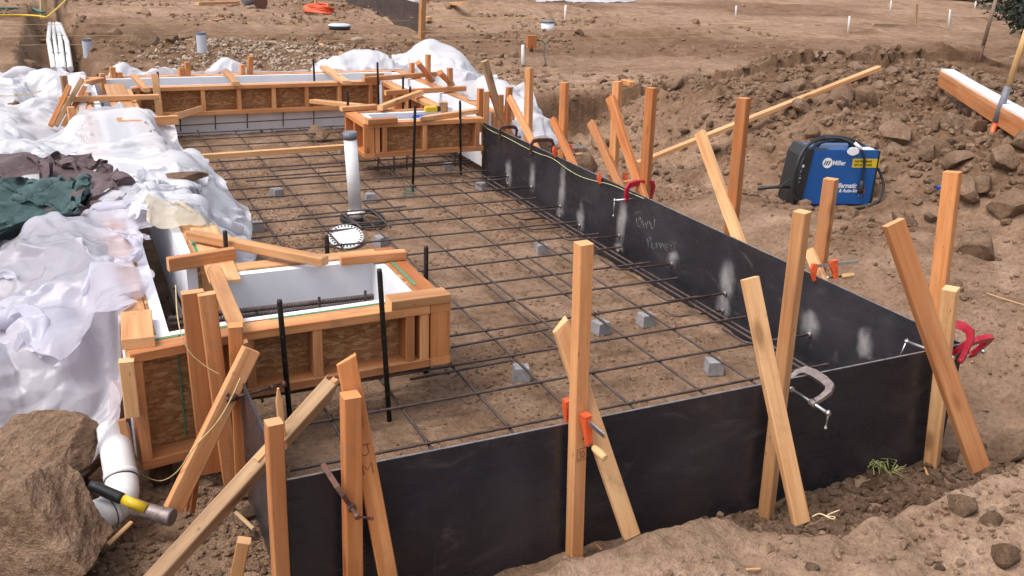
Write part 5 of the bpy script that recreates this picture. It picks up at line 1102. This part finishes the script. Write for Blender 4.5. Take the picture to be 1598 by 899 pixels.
def drape(label, cat, corners, step, excess, mat, name='plastic_sheet', seed=0, steps=130, wig=0.05, lift=0.16, crease=0.125, fine_=0.8, free=''):
    global SUP
    def blur(A, n_=1):
        for _ in range(n_):
            A = A.copy(); A[1:-1] = (A[:-2] + 2 * A[1:-1] + A[2:]) / 4; A[:, 1:-1] = (A[:, :-2] + 2 * A[:, 1:-1] + A[:, 2:]) / 4
        return A
    SUP = np.maximum(blur(SUP, 2), HARD + 0.004); S0 = np.maximum(blur(SUP, 2), HARD + 0.012) if 'tarp' in name else np.maximum(HARD + 0.010, blur(SUP, 2) - 0.05)
    def sample0(x, y):
        fx = np.clip((x - SX0) / SR, 0, len(sxs_) - 1.001); fy = np.clip((y - SY0) / SR, 0, len(sys_) - 1.001)
        i = fx.astype(int); j = fy.astype(int); a = fx - i; b = fy - j
        return (S0[i, j] * (1 - a) + S0[i + 1, j] * a) * (1 - b) + (S0[i, j + 1] * (1 - a) + S0[i + 1, j + 1] * a) * b
    c = [np.array(q, float) for q in corners]           # near-left, near-right, far-right, far-left
    wx_ = 0.5 * (np.linalg.norm(c[1] - c[0]) + np.linalg.norm(c[2] - c[3])); wy_ = 0.5 * (np.linalg.norm(c[3] - c[0]) + np.linalg.norm(c[2] - c[1]))
    nx, ny_ = max(8, int(wx_ * excess / step)), max(8, int(wy_ * excess / step))
    u, v = np.meshgrid(np.linspace(0, 1, nx), np.linspace(0, 1, ny_), indexing='ij')
    XY = c[0] * ((1 - u) * (1 - v))[..., None] + c[1] * (u * (1 - v))[..., None] + c[2] * (u * v)[..., None] + c[3] * ((1 - u) * v)[..., None]
    r = np.random.default_rng(seed)
    off = np.stack([fbm(XY[..., 0], XY[..., 1], 2.6, 3, seed + 3), fbm(XY[..., 0], XY[..., 1], 2.6, 3, seed + 9)], -1)
    XY = XY + off * wig * 2
    z = sample(XY[..., 0], XY[..., 1]) + lift * (0.6 + 0.9 * fbm(XY[..., 0], XY[..., 1], 3.2, 3, seed + 20)) + 0.02
    X = np.concatenate([XY, z[..., None]], -1); Vel = np.zeros_like(X); X0 = X.copy()
    rx, ry = wx_ * excess / (nx - 1), wy_ * excess / (ny_ - 1); rd = math.hypot(rx, ry)
    pin = np.zeros((nx, ny_), bool)
    if 'l' not in free: pin[0] = True
    if 'r' not in free: pin[-1] = True
    if 'n' not in free: pin[:, 0] = True
    if 'f' not in free: pin[:, -1] = True
    def con(a, b, L, k):
        A, B = X[a], X[b]; d = B - A; ln = np.sqrt((d * d).sum(-1, keepdims=True)) + 1e-9
        cor = d * ((ln - L) / ln * 0.5 * k)
        acc[a] += cor; acc[b] -= cor; cnt[a] += 1; cnt[b] += 1
    s_ = slice(None); A1, B1 = slice(0, -1), slice(1, None); A2, B2 = slice(0, -2), slice(2, None)
    for st in range(steps):
        P0 = X.copy(); g_ = -0.0016 if st > 20 else -0.0004
        Vel[..., 2] += g_; X = X + Vel * 0.97
        for it in range(5):
            acc = np.zeros_like(X); cnt = np.zeros((nx, ny_, 1))
            con((A1, s_), (B1, s_), rx, 1.0); con((s_, A1), (s_, B1), ry, 1.0)
            con((A1, A1), (B1, B1), rd, 0.7); con((B1, A1), (A1, B1), rd, 0.7)
            con((A2, s_), (B2, s_), rx * 2, 0.25); con((s_, A2), (s_, B2), ry * 2, 0.25)
            X = X + acc / np.maximum(cnt, 1) * 1.7
            X[pin, 0:2] = X0[pin, 0:2]
            h = sample(X[..., 0], X[..., 1]) + 0.012; low = X[..., 2] < h
            X[..., 2] = np.maximum(X[..., 2], h)
        Vel = (X - P0) * 0.85
        Vel[low] *= 0.35
        sp = np.sqrt((Vel ** 2).sum(-1, keepdims=True)); Vel *= np.minimum(1, 0.02 / (sp + 1e-9))
    # update the support so later sheets lie on this one
    ii = np.clip(((X[..., 0] - SX0) / SR).astype(int), 1, len(sxs_) - 2); jj = np.clip(((X[..., 1] - SY0) / SR).astype(int), 1, len(sys_) - 2)
    for di in (-1, 0, 1):
        for dj in (-1, 0, 1): np.maximum.at(SUP, (ii + di, jj + dj), X[..., 2] + 0.004)
    # refine twice, then crease: sharp ridged folds along the surface normal
    for _ in range(2):
        Y_ = np.zeros((X.shape[0] * 2 - 1, X.shape[1], 3)); Y_[::2] = X; Y_[1::2] = (X[:-1] + X[1:]) / 2
        X = np.zeros((Y_.shape[0], Y_.shape[1] * 2 - 1, 3)); X[:, ::2] = Y_; X[:, 1::2] = (Y_[:, :-1] + Y_[:, 1:]) / 2
        X[1:-1] = X[1:-1] * 0.5 + 0.25 * (X[:-2] + X[2:]); X[:, 1:-1] = X[:, 1:-1] * 0.5 + 0.25 * (X[:, :-2] + X[:, 2:])
    nx, ny_ = X.shape[:2]
    du = np.gradient(X, axis=0); dv = np.gradient(X, axis=1); nn = np.cross(du, dv); nn /= np.linalg.norm(nn, axis=-1, keepdims=True) + 1e-9
    U, V_ = np.meshgrid(np.linspace(0, wx_ * excess, nx), np.linspace(0, wy_ * excess, ny_), indexing='ij')
    wu = U + 0.10 * fbm(U, V_, 2.5, 3, seed + 41); wv = V_ + 0.10 * fbm(U, V_, 2.5, 3, seed + 47)
    def rid(f, sd, an, th):
        a_, b_ = wu * math.cos(th) + wv * math.sin(th), wv * math.cos(th) - wu * math.sin(th)
        return np.abs(2 * vnoise(a_ * f, b_ * f * an, sd) - 1)
    amt = 0.3 + 0.9 * np.clip(0.5 + fbm(U, V_, 1.3, 2, seed + 60), 0, 1)
    t0 = seed * 0.9
    def tr(f, sd, th, an=0.6):
        return tri((wu * math.cos(th) + wv * math.sin(th)) * f, (wv * math.cos(th) - wu * math.sin(th)) * f * an, sd)
    ds = crease * amt * (1.0 * tr(2.2, seed + 1, t0) + 0.62 * tr(4.6, seed + 2, t0 + 1.0) + 0.34 * tr(9.0, seed + 3, t0 + 2.0) + fine_ * 0.24 * tr(18.0, seed + 5, t0 + 0.4) - 0.25 * rid(3.2, seed + 6, 0.3, t0 + 0.7))
    X = X + nn * (ds - ds.mean())[..., None]
    h = sample0(X[..., 0], X[..., 1]); X[..., 2] = np.maximum(X[..., 2], h - 0.004)
    idx = np.arange(nx * ny_).reshape(nx, ny_); F = np.stack([idx[:-1, :-1], idx[1:, :-1], idx[1:, 1:], idx[:-1, 1:]], -1).reshape(-1, 4)
    o = join_np(name, X.reshape(-1, 3), F, mat, True)
    return tag(o, label, cat)
bulge(-1.35, 3.6, 0.9, 1.8, 0.56); bulge(-0.55, 3.0, 0.35, 0.8, 0.58); bulge(-0.36, 3.5, 0.26, 1.5, 0.46); bulge(-0.40, 2.6, 0.28, 0.6, 0.40); bulge(-1.35, 5.8, 0.5, 1.2, 0.46); bulge(-1.2, 7.55, 0.5, 0.35, 0.60)
bulge(-0.55, 7.45, 0.45, 0.22, 0.62); bulge(0.5, 7.42, 0.5, 0.2, 0.58); bulge(1.25, 7.42, 0.4, 0.2, 0.52)
bulge(2.0, 7.5, 0.8, 0.42, 0.70); bulge(2.66, 7.0, 0.5, 1.0, 0.80); bulge(2.72, 5.6, 0.42, 1.3, 0.64); bulge(-0.1, 7.42, 0.6, 0.2, 0.60); bulge(1.0, 7.42, 0.6, 0.2, 0.58)
drape('white plastic sheet heaped outside the far left wall corner', 'plastic sheet', [(-2.5, 4.75), (-1.0, 4.75), (-0.85, 7.9), (-2.0, 7.9)], 0.045, 1.16, 'plastic', seed=1)
drape('long white plastic sheet heaped behind the back wall', 'plastic sheet', [(-1.15, 7.06), (1.75, 7.10), (1.7, 7.75), (-1.1, 7.85)], 0.04, 1.25, 'plastic', seed=2, wig=0.06)
drape('white plastic sheet heaped at the back right corner of the walls', 'plastic sheet', [(1.40, 7.12), (2.9, 7.0), (3.1, 8.05), (1.45, 8.05)], 0.04, 1.22, 'plastic', seed=3, wig=0.06)
drape('white plastic sheet hanging outside the right wall behind the stakes', 'plastic sheet', [(2.30, 4.42), (3.12, 4.55), (3.40, 7.4), (2.27, 7.4)], 0.04, 1.18, 'plastic', seed=4, wig=0.05)
drape('big white plastic sheet over the left wall hanging onto the pool floor', 'plastic sheet', [(-2.4, 2.0), (-0.24, 1.95), (-0.30, 4.95), (-2.4, 5.0)], 0.038, 1.17, 'plastic', seed=5, wig=0.06, steps=150)
bulge(-1.22, 1.60, 0.50, 0.75, 0.72); bulge(-1.0, 1.15, 0.30, 0.40, 0.60); bulge(-1.25, 0.9, 0.35, 0.4, 0.50); bulge(-1.09, 0.46, 0.13, 0.16, 0.27)
drape('white plastic sheet tumbling down at the near left beside the form', 'plastic sheet', [(-1.95, 0.42), (-1.07, 0.26), (-1.0, 1.15), (-1.95, 1.3)], 0.026, 1.22, 'plastic_mid', seed=6, wig=0.05, steps=150)
drape('milky translucent plastic sheet bunched over the near left wall', 'plastic sheet', [(-1.78, 0.85), (-0.96, 0.64), (-0.74, 2.15), (-1.8, 2.2)], 0.028, 1.24, 'plastic_clear', seed=7, wig=0.09, steps=150)
bulge(-0.42, 2.35, 0.25, 0.4, 0.30)
drape('crumpled white plastic bunched at the left wall and pool floor', 'plastic sheet', [(-0.88, 1.80), (-0.22, 1.95), (-0.12, 2.95), (-0.80, 2.75)], 0.024, 1.35, 'plastic', seed=8, wig=0.04, steps=150)
drape('crumpled brown tarp lying on the white plastic at left', 'tarp', [(-1.75, 2.25), (-0.86, 2.30), (-0.98, 3.1), (-1.75, 3.35)], 0.03, 1.38, 'brown_tarp', 'tarp', seed=9, wig=0.08, steps=120, crease=0.15, fine_=1.0)
drape('crumpled teal tarp at the left edge over the brown tarp', 'tarp', [(-1.85, 1.55), (-1.22, 1.95), (-1.02, 2.62), (-1.85, 2.95)], 0.03, 1.36, 'teal_tarp', 'tarp', seed=10, wig=0.08, steps=120, crease=0.15, fine_=1.0)
p = P(285, 298, 0.42); o = clod(p.x, p.y, 0.16, 'flat brown dirt clod weighing down the crumpled plastic', None, 0.0); o.location.z = 0.50; o.scale = (0.17, 0.10, 0.06); o.rotation_euler = (0.1, 0.0, -0.2)
MT['plastic_tan'] = plastic_mat('stained_poly_sheet', (0.80, 0.71, 0.55), 0.35, 0.25)
bulge(-0.75, 1.82, 0.14, 0.12, 0.50)
drape('tan stained fold of plastic at the near left wall end', 'plastic sheet', [(-0.82, 1.70), (-0.48, 1.72), (-0.50, 1.86), (-0.80, 1.95)], 0.016, 1.4, 'plastic_tan', seed=12, wig=0.02, steps=110, lift=0.08)

# ================================================================== BACKGROUND YARD
def on(u, v, zt=0.25, it=4):
    p = P(u, v, zt)
    for _ in range(it): p = P(u, v, gz(p.x, p.y))
    return p
def pole(label, u, v, u1, v1, r, mat, name='marker_stake', cat='stake', square=False, group=None):
    b = on(u, v); t_ = PY(u1, v1, b.y); b2 = b - (t_ - b).normalized() * 0.08
    if square: return lumber(name, label, b2, t_, r * 2, r * 2, (1, 0.2, 0), mat, cat, group)
    return MB().tube([(0, 0, 0), (t_ - b2) * 0.985, t_ - b2], [r, r, r * 0.7], 10).build(name, mat, loc=b2, label=label, cat=cat, group=group)
GW = 'white marker stakes in the yard'
for (lb, u, v, u1, v1) in [('white marker stake below the far plastic sheet', 881, 36, 883, 8), ('short white marker stake by the dirt mound', 978, 54, 979, 41), ('white marker stake far off in the upper middle', 1148, 26, 1149, 9), ('white marker stake on the open dirt at the right', 1323, 53, 1326, 25), ('white marker stake at the top right, farthest back', 1389, 20, 1391, 1), ('white marker stake right of the brown one', 1480, 45, 1483, 15), ('white marker stake behind the long-handled shovel', 1521, 14, 1523, 2), ('white marker stake beside the orange box', 816, 106, 816, 70)]:
    pole(lb, u, v, u1, v1, 0.022, 'pvc', group=GW)
pole('brown wooden marker stake between two white ones', 1429, 38, 1431, 6, 0.02, 'old', square=True)
pole('pale wooden post at the end of the far steel plate', 658, 60, 660, -14, 0.045, 'pale', 'wooden_post', 'post', True)
pole('pale wooden post cut by the top edge at left', 68, 22, 68, -30, 0.05, 'old', 'wooden_post', 'post', True)
pole('short pale stake at the top edge right of the orange cord', 493, 4, 494, -6, 0.03, 'pale', square=True)
# second steel form far back
a, b = on(655, 50), on(540, 4); dd = b - a; L = dd.length; ang = math.atan2(dd.y, dd.x)
o = MB().box((L / 2, 0, 0.22), (L, 0.012, 0.66)).build('steel_plate', MT['steel_right'] if False else 'steel', loc=(a.x, a.y, gz(a.x, a.y) - 0.02), label='dark steel plate standing far back at the top', cat='steel plate'); o.rotation_euler[2] = ang
for k in range(5): MB().box((0.5 + k * L / 6, -0.0065, 0.26), (0.10, 0.001, 0.4)).build('ground_spot', 'edge', o)
def far_sheet(label, pts, zamp, seed):
    c = [on(*q) for q in pts]; n = 40; u, v = np.meshgrid(np.linspace(0, 1, n), np.linspace(0, 1, 16), indexing='ij')
    Q = [np.array(q)[:2] for q in c]
    XY = Q[0] * ((1 - u) * (1 - v))[..., None] + Q[1] * (u * (1 - v))[..., None] + Q[2] * (u * v)[..., None] + Q[3] * ((1 - u) * v)[..., None]
    edge = np.sin(u * math.pi) ** 0.5 * np.sin(v * math.pi) ** 0.5
    z = ground(XY[..., 0], XY[..., 1]) + 0.05 + edge * zamp * (0.5 + fbm(XY[..., 0], XY[..., 1], 1.2, 4, seed))
    XY = XY + 0.25 * fbm(u * 9, v * 4, 1, 3, seed)[..., None]
    idx = np.arange(n * 16).reshape(n, 16); F = np.stack([idx[:-1, :-1], idx[1:, :-1], idx[1:, 1:], idx[:-1, 1:]], -1).reshape(-1, 4)
    o = join_np('plastic_sheet', np.concatenate([XY, z[..., None]], -1).reshape(-1, 3), F, 'plastic', True); tag(o, label, 'plastic sheet')
far_sheet('white plastic sheet beyond the far steel plate', [(560, 6), (650, 8), (700, -14), (540, -14)], 0.5, 31); far_sheet('white plastic sheet on the ground at the top middle', [(835, 4), (992, 5), (985, -12), (835, -14)], 0.35, 33)
# mason strings across the yard
def string(label, a, b, za, zb, mat='string', r=0.006, sag=0.03):
    A, B = P(*a, za), P(*b, zb); n = 16
    MB().tube([A.lerp(B, k / n) - A + Vector((0, 0, -sag * math.sin(math.pi * k / n))) for k in range(n + 1)], r, 5).build('mason_string', mat, loc=A, label=label, cat='string', group='strings stretched across the yard')  # thin
for k, (va, vb, d) in enumerate([(39, 25, 14), (57, 40, 13), (71, 52, 12)]):
    string('yellow string stretched across the yard, %s from the top' % ORD[k], (-40, va), (1000 + 180 * k, vb - 1), 0.40, 0.40, r=0.0028)
string('yellow string at far left above the rubble', (-30, 146), (64, 142), 0.5, 0.5, r=0.004)
string('faint yellow string low across the yard right side', (640, 27), (1010, 23), 0.45, 0.45, r=0.0045)
def cord(label, pts, z, r, mat, name='cord', cat='cord', dz=0.02, world=None):
    q = world or [on(u, v) + Vector((0, 0, r + dz)) for u, v in pts]
    for _ in range(2):
        w = [q[0]]
        for i in range(len(q) - 1): w += [q[i] * 0.75 + q[i + 1] * 0.25, q[i] * 0.25 + q[i + 1] * 0.75]
        q = w + [q[-1]]
    A = q[0]; return MB().tube([x - A for x in q], r, 7).build(name, mat, loc=A, label=label, cat=cat)
cord('green hose crossing the conduit trench at the top left', [(-10, 17), (30, 17), (50, 16), (62, 22), (72, 24), (56, 14), (66, 12), (90, 4), (100, -6)], 0, 0.022, 'greencord')
cord('yellow cord looping over the conduits at the top left', [(-10, 28), (40, 27), (66, 29), (72, 32), (84, 22), (98, 8), (112, -6)], 0, 0.016, 'yellow')
for k in range(4): cord('orange extension cord coil on the dirt, %s strand' % ORD[k], [(478, 26 - k), (486 + 3 * k, 17 + k), (500, 13 + 2 * k), (517, 14 + k), (519, 18 - k), (500, 21), (482, 25)], 0, 0.022, 'orange', dz=0.02 * k) if k < 1 else None
base = on(498, 20); mb = MB()
for k in range(7):
    mb.tube([(0.30 * math.cos(q) * (1 - .05 * k) + 0.03 * math.sin(3 * q + k), 0.55 * math.sin(q) * (1 - .07 * k) + .05 * math.cos(2 * q + k), 0.03 + 0.02 * k + 0.02 * math.sin(2 * q + k)) for q in np.linspace(0, 6.28, 24, endpoint=False)], 0.02, 6, closed=True)
bpy.data.objects.remove([o for o in bpy.data.objects if o.name == 'cord.002' or ('label' in o and 'first strand' in o['label'])][0])
mb.build('extension_cord', 'orange', loc=base, label='coil of orange extension cord on the open dirt', cat='cord')
bp = on(530, 48); t = thing('utility_cover', 'grey and black round lid lying on the open dirt', 'lid', bp); MB().tube([(0, 0, 0.02), (0, 0, 0.08)], [0.18, 0.19], 24).build('black_base', 'black', t); MB().tube([(0, 0, 0.08), (0, 0, 0.10), (0, 0, 0.115)], [0.2, 0.2, 0.16], 24).build('grey_top', 'pvc_grey', t)
def yard_board(label, a, b, w, t_, mat, name='wooden_board', cat='board'):
    A, B = on(*a), on(*b); A.z += t_; B.z += t_; d = B - A
    return lumber(name, label, A, B, w, t_, (-d.y, d.x, 0), mat, cat)
yard_board('pale board on the dirt beside a dark tool at the top left', (308, 10), (372, 8), 0.10, 0.06, 'pale'); yard_board('pale board on the dirt pile right of the far post', (670, 9), (727, 11), 0.14, 0.06, 'pale')
yard_board('weathered board lying on the open dirt at right', (1292, 84), (1338, 101), 0.10, 0.03, 'grey_wood'); yard_board('thin pale board far off at the right', (1362, 40), (1400, 41), 0.08, 0.03, 'old')
yard_board('long thin pole on the dirt near the gravel', (498, 69), (556, 66), 0.03, 0.03, 'old', 'wooden_pole', 'pole'); yard_board('pale stick poking out from behind the back right plastic', (500, 72), (535, 88), 0.05, 0.03, 'pale', 'wooden_stick', 'stick')
yard_board('small wood block on the dirt above the dug-out', (972, 134), (986, 139), 0.07, 0.05, 'red', 'wooden_block', 'block'); yard_board('small white block at the foot of the far post', (663, 36), (670, 35), 0.12, 0.08, 'pale', 'wooden_block', 'block'); yard_board('small board scrap at the top left rubble', (328, 36), (350, 32), 0.06, 0.03, 'pale', 'wooden_stick', 'stick')
bp = on(558, 68); MB().tube([(-0.1, 0.02, 0.05), (0.0, 0, 0.06), (0.12, -0.02, 0.05)], [0.03, 0.045, 0.035], 10).build('hammer_head', 'grey_wood', loc=bp, label='dull grey tool head at the end of the thin pole', cat='tool')
bp = on(398, 12); t = thing('power_saw', 'dark power saw lying on the dirt at the top', 'power tool', bp); MB().tube([(-0.25, 0, 0.12), (-0.05, 0.05, 0.2), (0.2, 0, 0.14)], [0.09, 0.14, 0.08], 12).build('motor_body', 'greyplastic', t); MB().tube([(0.1, -0.1, 0.15), (0.1, -0.13, 0.15)], 0.16, 20).build('blade_guard', 'rust', t); MB().tube([(-0.2, 0, 0.2), (-0.05, 0, 0.34), (0.15, 0, 0.28)], 0.03, 8).build('grip', 'black', t)
bp = on(854, 54); t = thing('white_bucket', 'small white bucket on the open dirt', 'bucket', bp); MB().tube([(0, 0, 0), (0, 0, 0.22)], [0.10, 0.125], 20).build('tub', 'white', t); MB().tube([(0, 0, 0.215), (0, 0, 0.25)], [0.135, 0.13], 20).build('lid', 'greyplastic', t)
bp = on(829, 82); t = thing('utility_box', 'small orange-brown box on a post in the yard', 'box', bp); MB().box((0, 0, 0.16), (0.15, 0.06, 0.2)).build('case', 'red', t); MB().box((0, 0, 0.02), (0.05, 0.04, 0.1)).build('post', 'rust', t)
cord('thin black cable curving from the orange-brown box', None, 0, 0.009, 'black', world=[bp + Vector((0.06, 0, 0.2)), bp + Vector((0.2, -0.1, 0.17)), on(848, 92) + Vector((0, 0, 0.08)), on(852, 101)])
# strings on and around the forms
def wire(label, pts, r, mat, cat='string', name='string'):
    q = [Vector(x) for x in pts]
    for _ in range(2):
        w = [q[0]]
        for i in range(len(q) - 1): w += [q[i] * 0.75 + q[i + 1] * 0.25, q[i] * 0.25 + q[i + 1] * 0.75]
        q = w + [q[-1]]
    A = q[0]; return MB().tube([x - A for x in q], r, 6).build(name, mat, loc=A, label=label, cat=cat)
wire('lime string sagging along the top of the right plate', [PX(u, v, XR - 0.006) for u, v in [(748, 188), (762, 203), (790, 214), (815, 228), (840, 240), (862, 246), (882, 262), (905, 276), (930, 283), (955, 288), (985, 302), (1005, 310)]], 0.0021, 'limestring')
wire('yellow string hanging in front of the near left form', [PY(274, 445, 0.50), PY(277, 505, 0.24), PY(292, 548, 0.22), PY(320, 572, 0.21), PY(342, 584, 0.20)], 0.0022, 'string')
wire('yellow string looped on the slanted brace near the left plate', [PY(375, 590, 0.04), PY(362, 620, 0.02), PY(340, 660, 0.0), PY(300, 700, -0.02), PY(280, 735, -0.02), P(255, 752, 0.0), P(235, 748, -0.02), P(215, 738, -0.02)], 0.0022, 'string')
wire('pale string scrap lying on the near bank edge', [P(1268, 806, .24), P(1280, 800, .24), P(1300, 812, .24), P(1305, 806, .24), P(1285, 806, .24), P(1310, 796, .24)], 0.0022, 'straw')
t = thing('grass_tuft', 'small tuft of lime green grass in the trench by the front plate', 'grass', P(1385, 738, -0.06))
for k in range(26):
    q = random.uniform(0, 6.28); r0 = random.uniform(0.03, 0.09); h = random.uniform(0.005, 0.028)
    MB().tube([(0.02 * math.cos(q), 0.015 * math.sin(q), 0.01), (r0 * .6 * math.cos(q + .4), r0 * .6 * math.sin(q), 0.02 + h), (r0 * math.cos(q + .8), r0 * math.sin(q + .8), 0.015 + h * 0.4)], 0.0012, 4).build('blade', 'grass', t)
for (lb, a, b) in [('pale straw stalk leaning in the trench at right', (1451, 752), (1440, 730)), ('short pale straw in the stones by the slanted pale brace', (1172, 804), (1190, 800)), ('pale wood chip on the near bank at the lower right', (1165, 892), (1185, 893)), ('pale wood chip on the near bank edge', (990, 831), (1000, 831)), ('thin chip on the near bank at left', (930, 853), (938, 862)), ('pale twig on the dirt right of the corner', (1540, 460), (1598, 480))]:
    A, B = on(*a, 0.2), on(*b, 0.2); lumber('wood_chip', lb, A + Vector((0, 0, .008)), B + Vector((0, 0, .012)), 0.008, 0.004, (0.3, 1, 0), 'pale', 'wood chip', r=0.001)
# dark hedge at the upper right
def shrub(label, x, y, rx, h, n, seed):
    r = np.random.default_rng(seed); t = thing('shrub', label, 'shrub', (x, y, gz(x, y) - 0.05), 'dark shrubs at the edge of the yard')
    tb = MB()
    for k in range(7):
        q = r.uniform(0, 6.28); tb.tube([(0, 0, 0), (0.25 * rx * math.cos(q), 0.25 * rx * math.sin(q), h * 0.4), (0.7 * rx * math.cos(q), 0.7 * rx * math.sin(q), h * r.uniform(.6, .9))], [0.05, 0.035, 0.012], 6)
    tb.build('trunk', 'bark', t)
    cen = r.normal(size=(26, 3)); cen /= np.linalg.norm(cen, axis=1)[:, None]; cen = cen * r.uniform(.35, .9, (26, 1)) * np.array([rx, rx, h * 0.5]) + np.array([0, 0, h * 0.52])
    c = cen[r.integers(0, 26, n)] + r.normal(size=(n, 3)) * np.array([rx, rx, h * .5]) * 0.16; c[:, 2] = np.maximum(c[:, 2], 0.05)
    a = r.normal(size=(n, 3)); a /= np.linalg.norm(a, axis=1)[:, None]; b = np.cross(a, r.normal(size=(n, 3))); b /= np.linalg.norm(b, axis=1)[:, None]
    s_ = r.uniform(.04, .1, (n, 1)); Vv = np.stack([c - a * s_, c + b * s_ * .45, c + a * s_, c - b * s_ * .45], 1).reshape(-1, 3)
    o = join_np('crown', Vv, np.arange(4 * n).reshape(-1, 4), 'leaf'); o.parent = t
for k, (u, v, rx, h) in enumerate([(1668, 78, 1.0, 1.2), (1648, 52, 1.5, 1.7), (1622, 30, 1.8, 2.0), (1600, 13, 2.0, 2.2), (1545, 1, 2.0, 2.0), (1470, -4, 2.2, 1.6), (1400, -8, 2.2, 1.4)]):
    q = P(u, v, 0.3); shrub('dark green shrub along the yard edge at the upper right, %s from the front' % ORD[k], q.x, q.y, rx, h, 6500, 70 + k)
# tie wires at the rebar crossings: too small to tell apart singly
tw = MB(); rt = random.Random(9)
for b_ in range(21):
    for a_ in range(-1, 7):
        if rt.random() < 0.35: continue
        c_ = Vector((a_ * S + mx[a_], b_ * S, RZ + 0.006)); w_ = 0.011
        tw.tube([c_ + Vector((-w_, -w_, 0.004)), c_ + Vector((0, 0, 0.018)), c_ + Vector((w_, w_, 0.0))], 0.0016, 4)
        tw.tube([c_ + Vector((w_, -w_, 0.004)), c_ + Vector((0, 0, 0.019)), c_ + Vector((rt.uniform(-.03, .03), rt.uniform(-.03, .03), 0.035))], 0.0016, 4)
tw.build('tie_wires', 'rust', label='rusty twisted tie wires at the rebar crossings', kind='stuff')
